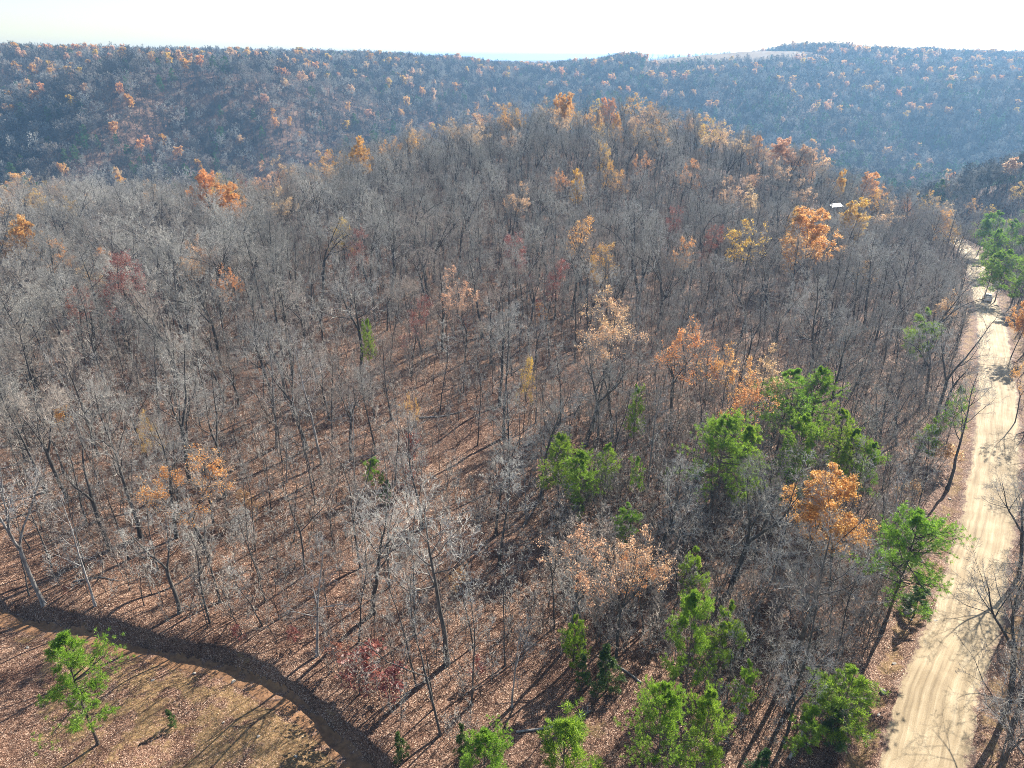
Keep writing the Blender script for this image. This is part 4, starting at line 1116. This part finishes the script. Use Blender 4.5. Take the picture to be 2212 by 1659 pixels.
# ------------------------------------------------------------------ the rest of the wood: scattered, the nearest as single trees, the others as one mass
def poisson(n_try, sampler, rmin, fixed=None, rfix=2.2):
    cell = rmin; grid = {}
    pts = []
    fx_ = {}
    if fixed is not None:
        for q in fixed: fx_.setdefault((int(q[0] // 4), int(q[1] // 4)), []).append(q)
    X, Y = sampler(n_try)
    for x, y in zip(X, Y):
        gx, gy = int(x // cell), int(y // cell)
        ok = True
        for a in (-1, 0, 1):
            for b in (-1, 0, 1):
                for q in grid.get((gx + a, gy + b), ()):
                    if (q[0] - x) ** 2 + (q[1] - y) ** 2 < rmin * rmin: ok = False; break
                if not ok: break
            if not ok: break
        if ok and fixed is not None:
            fxx, fyy = int(x // 4), int(y // 4)
            for a in (-1, 0, 1):
                for b in (-1, 0, 1):
                    for q in fx_.get((fxx + a, fyy + b), ()):
                        if (q[0] - x) ** 2 + (q[1] - y) ** 2 < rfix * rfix: ok = False
        if ok:
            grid.setdefault((gx, gy), []).append((x, y)); pts.append((x, y))
    return np.array(pts)

def sector(y0, y1, tmax):
    def f(n):
        y = np.sqrt(rng.uniform(y0 * y0, y1 * y1, n)); x = rng.uniform(-tmax, tmax, n) * y
        return x, y
    return f

def allowed(pts, road_gap, clear_gap=True):
    x, y = pts[:, 0], pts[:, 1]
    z, rd, rz, rt, td, tz, tt = terrain(x, y, True)
    px, py, fw = project(x, y, z)
    ok = (np.abs(rd) > road_gap)
    for (c_, w_, d_) in CLEARINGS:                                                    # a gap in front of the buildings
        ok &= ~((np.abs(x - c_[0] * y / c_[1]) < w_) & (y < c_[1] + w_) & (y > c_[1] - d_))
    if clear_gap:
        ok &= ~((td < 2.6) & (td > -40) & (y < 75) & (x < 0))                        # the clearing below the track
        ok &= ~((rd > 0) & (rd < 6.2))
        ok &= ~((y < 38) & (x < 24))                                                   # open ground under the camera
        ok &= ~(((x - 6) / 9) ** 2 + ((y - 41) / 6) ** 2 < 1)                          # bare hollow
    return ok, z

near = poisson(60000, lambda n: (lambda y: (rng.uniform(-0.80, 0.80, n) * y + rng.uniform(-22, 22, n), y))(np.sqrt(rng.uniform(18 ** 2, 410 ** 2, n))), 3.35, USED, 2.3)
ok, nz = allowed(near, 4.7)
near, nz = near[ok], nz[ok]
# thinner on the open near slope left of the pines
nx, ny = near[:, 0], near[:, 1]
open_ = np.exp(-(((nx + 12) / 40) ** 2 + ((ny - 88) / 42) ** 2))
keepm = rng.random(len(near)) > 0.66 * open_
near, nz = near[keepm], nz[keepm]
px, py, fw = project(near[:, 0], near[:, 1], nz + 9)
inside = (px > -60) & (px < 2270) & (py > -50) & (py < 1720)
dist = np.hypot(np.hypot(near[:, 0], near[:, 1]), CAM_H - nz)
order = np.argsort(np.where(inside, dist, 1e9))
NIND = 245
ind = order[:min(NIND, int(inside.sum()))]
restm = np.ones(len(near), bool); restm[ind] = False
kinds = ['bare%d' % i for i in range(NB)] + ['slim0', 'slim1', 'slim2', 'slim0', 'slim1', 'slim2']
for k in ind:
    x, y = near[k]
    slim = rng.random() < (0.75 if x > 12 else 0.62)
    key = ('slim%d' % rng.integers(0, 3)) if slim else ('bare%d' % rng.integers(0, NB))
    if rng.random() < 0.05: key = 'pale1'
    H = HEIGHT[key] * rng.uniform(0.62, 1.15)
    gl, gg = lab_for(key, x, y)
    place(key, 'bare_tree', gl, 'tree', (x, y, nz[k]), H, wide=rng.uniform(.8, 1.15), group=gg)

def scatter(name, P, scale, idx, sources, label, tilt=0.03):
    cl = bpy.data.collections.new(name + '_sources')
    for i, o in enumerate(sources):
        o.name = 'source_%02d_%s' % (i, name)
        cl.objects.link(o)
    me = bpy.data.meshes.new(name)
    me.vertices.add(len(P)); me.vertices.foreach_set('co', np.asarray(P, dtype=np.float32).ravel())
    a = me.attributes.new('scl', 'FLOAT_VECTOR', 'POINT'); a.data.foreach_set('vector', np.asarray(scale, dtype=np.float32).ravel())
    rot = np.stack([rng.normal(0, tilt, len(P)), rng.normal(0, tilt, len(P)), rng.uniform(0, 6.283, len(P))], -1)
    a = me.attributes.new('rot', 'FLOAT_VECTOR', 'POINT'); a.data.foreach_set('vector', rot.astype(np.float32).ravel())
    a = me.attributes.new('idx', 'INT', 'POINT'); a.data.foreach_set('value', np.asarray(idx, dtype=np.int32))
    o = link(bpy.data.objects.new(name, me)); o['kind'] = 'stuff'; o['label'] = label
    ng = bpy.data.node_groups.new(name, 'GeometryNodeTree')
    ng.interface.new_socket('Geometry', in_out='INPUT', socket_type='NodeSocketGeometry')
    ng.interface.new_socket('Geometry', in_out='OUTPUT', socket_type='NodeSocketGeometry')
    nd = ng.nodes; lk = ng.links
    gi, go = nd.new('NodeGroupInput'), nd.new('NodeGroupOutput')
    ip = nd.new('GeometryNodeInstanceOnPoints'); ci = nd.new('GeometryNodeCollectionInfo')
    ci.inputs['Collection'].default_value = cl; ci.inputs['Separate Children'].default_value = True; ci.inputs['Reset Children'].default_value = True
    ip.inputs['Pick Instance'].default_value = True
    def attr(nm, ty):
        q = nd.new('GeometryNodeInputNamedAttribute'); q.data_type = ty; q.inputs['Name'].default_value = nm
        return [s for s in q.outputs if s.enabled][0]
    lk.new(gi.outputs[0], ip.inputs['Points']); lk.new(ci.outputs[0], ip.inputs['Instance'])
    lk.new(attr('idx', 'INT'), ip.inputs['Instance Index'])
    lk.new(attr('scl', 'FLOAT_VECTOR'), ip.inputs['Scale'])
    er = nd.new('FunctionNodeEulerToRotation'); lk.new(attr('rot', 'FLOAT_VECTOR'), er.inputs[0])
    lk.new(er.outputs[0], ip.inputs['Rotation'])
    lk.new(ip.outputs[0], go.inputs[0])
    md = o.modifiers.new('scatter', 'NODES'); md.node_group = ng
    return o

rp, rzz = near[restm], nz[restm]
n_ = len(rp)
slimm = rng.random(n_) < np.where(rp[:, 0] > 12, 0.68, 0.58)
idx = np.where(slimm, 6 + rng.integers(0, 3, n_), rng.integers(0, 6, n_))
sc = rng.uniform(0.66, 1.12, n_); wd = sc * rng.uniform(0.85, 1.15, n_)
veil = rng.random(n_) < 0.010 + 0.045 * smooth(190, 290, rp[:, 1]) * (1 - smooth(350, 380, rp[:, 1]))
idx = np.where(veil, 9 + rng.integers(0, 3, n_), idx)
scatter('bare_wood', np.column_stack([rp, rzz]), np.column_stack([wd, wd, sc]), idx, near_src + sl_src + veil_src, 'grey leafless wood covering the knoll')
print('NEAR', len(near), 'rest', n_)

# understorey
und = poisson(70000, lambda n: (lambda y: (rng.uniform(-0.80, 0.80, n) * y, y))(24 + 280 * rng.random(n) ** 1.8), 1.55, USED, 0.8)
ok, uz = allowed(und, 4.9)
und, uz = und[ok], uz[ok]
ux, uy = und[:, 0], und[:, 1]
open_ = np.exp(-(((ux + 14) / 34) ** 2 + ((uy - 82) / 40) ** 2))
k2 = rng.random(len(und)) > 0.45 * open_
extra = poisson(1900, lambda n: (rng.uniform(4, 46, n), rng.uniform(40, 92, n)), 1.15, USED, 0.8)
ok, ez = allowed(extra, 5.2)
extra, ez = extra[ok], ez[ok]
und = np.concatenate([und, extra]); uz = np.concatenate([uz, ez]); k2 = np.concatenate([k2, np.ones(len(extra), bool)])
und, uz = und[k2], uz[k2]
px, py, fw = project(und[:, 0], und[:, 1], uz + 2)
ins = (px > 0) & (px < 2212) & (py < 1659)
dd = np.hypot(und[:, 0], und[:, 1])
o2 = np.argsort(np.where(ins, dd, 1e9))[:150]
rm = np.ones(len(und), bool); rm[o2] = False
for k in o2:
    key = 'sap%d' % rng.integers(0, 4)
    sl = ('brown' if key in ('sap0', 'sap2') else 'grey') + ' leafless sapling ' + zone(und[k][0], und[k][1])
    place(key, 'bare_sapling', sl, 'sapling', (und[k][0], und[k][1], uz[k]), HEIGHT[key] * rng.uniform(.6, 1.1), group=sl.replace('sapling', 'saplings', 1))
up, uz2 = und[rm], uz[rm]
s_ = rng.uniform(0.55, 1.35, len(up))
scatter('understorey', np.column_stack([up, uz2]), np.column_stack([s_, s_, s_]), rng.integers(0, 4, len(up)), sap_src, 'grey leafless brush under the trees', 0.08)
print('UNDER', len(und))

# far hills
far = poisson(330000, lambda n: (lambda y: (rng.uniform(-0.80, 0.80, n) * y, y))(np.sqrt(rng.uniform(385 ** 2, 1650 ** 2, n))), 4.7)
fz = terrain(far[:, 0], far[:, 1])
infield = (far[:, 0] > fx[0]) & (far[:, 0] < fx[1]) & (far[:, 1] > 1225) & (far[:, 1] < 1640)
okf, _ = allowed(far, 8, False)
far, fz = far[~infield & okf], fz[~infield & okf]
n_ = len(far)
u = rng.random(n_)
cl_ = waves(far[:, 0], far[:, 1], 90, 71)
hgt = np.clip((fz + 70) / 120, 0, 1)                                       # colour higher on the slopes, evergreens low in the draws
po = 0.085 * np.clip(0.4 + 0.85 * cl_, 0.04, 2.2) * (0.25 + hgt) ; pg = np.where(far[:, 0] > 60, 0.30, 0.13) * np.clip(0.5 - 0.8 * cl_, 0, 2) * (1.2 - hgt)
idx = np.where(u < po, 5 + rng.integers(0, 3, n_), np.where(u < po + pg, 8, rng.integers(0, 5, n_)))
sc = rng.uniform(0.78, 1.22, n_) * (1 + 0.10 * waves(far[:, 0], far[:, 1], 70, 77)); wd = sc * rng.uniform(0.8, 1.3, n_)
sc = np.where((idx > 4) & (idx < 8), sc * 1.08, sc)
scatter('far_woods', np.column_stack([far, fz]), np.column_stack([wd, wd, sc]), idx, far_src, 'hazy blue-grey wooded hillsides across the valley')
print('FAR', n_)

# ------------------------------------------------------------------ haze
hz, nt, out = mat('haze_air'); n = N(nt)
pv = n('ShaderNodeVolumePrincipled', inp={'Color': (0.33, 0.62, 1.0, 1), 'Density': 0.0002, 'Anisotropy': 0.3})
nt.links.new(pv.outputs[0], out.inputs['Volume'])
zlo, zhi = float(GZ.min()) - 1.0, max(float(GZ[RR < 2500].max()) + 24, float(GZ.max()) + 3, CAM_H + 5)
b = 9700.0
HV = np.array([[x, y, z] for z in (zlo, zhi) for x, y in ((-b, -b), (b, -b), (b, b), (-b, b))])
HF = np.array([[3, 2, 1, 0], [4, 5, 6, 7], [0, 1, 5, 4], [1, 2, 6, 5], [2, 3, 7, 6], [3, 0, 4, 7]])
haze = link(bpy.data.objects.new('haze', mk_mesh('haze', HV, HF, [hz]))); haze['kind'] = 'stuff'; haze['label'] = 'pale blue haze over the valley'
print('HAZE', zlo, zhi)
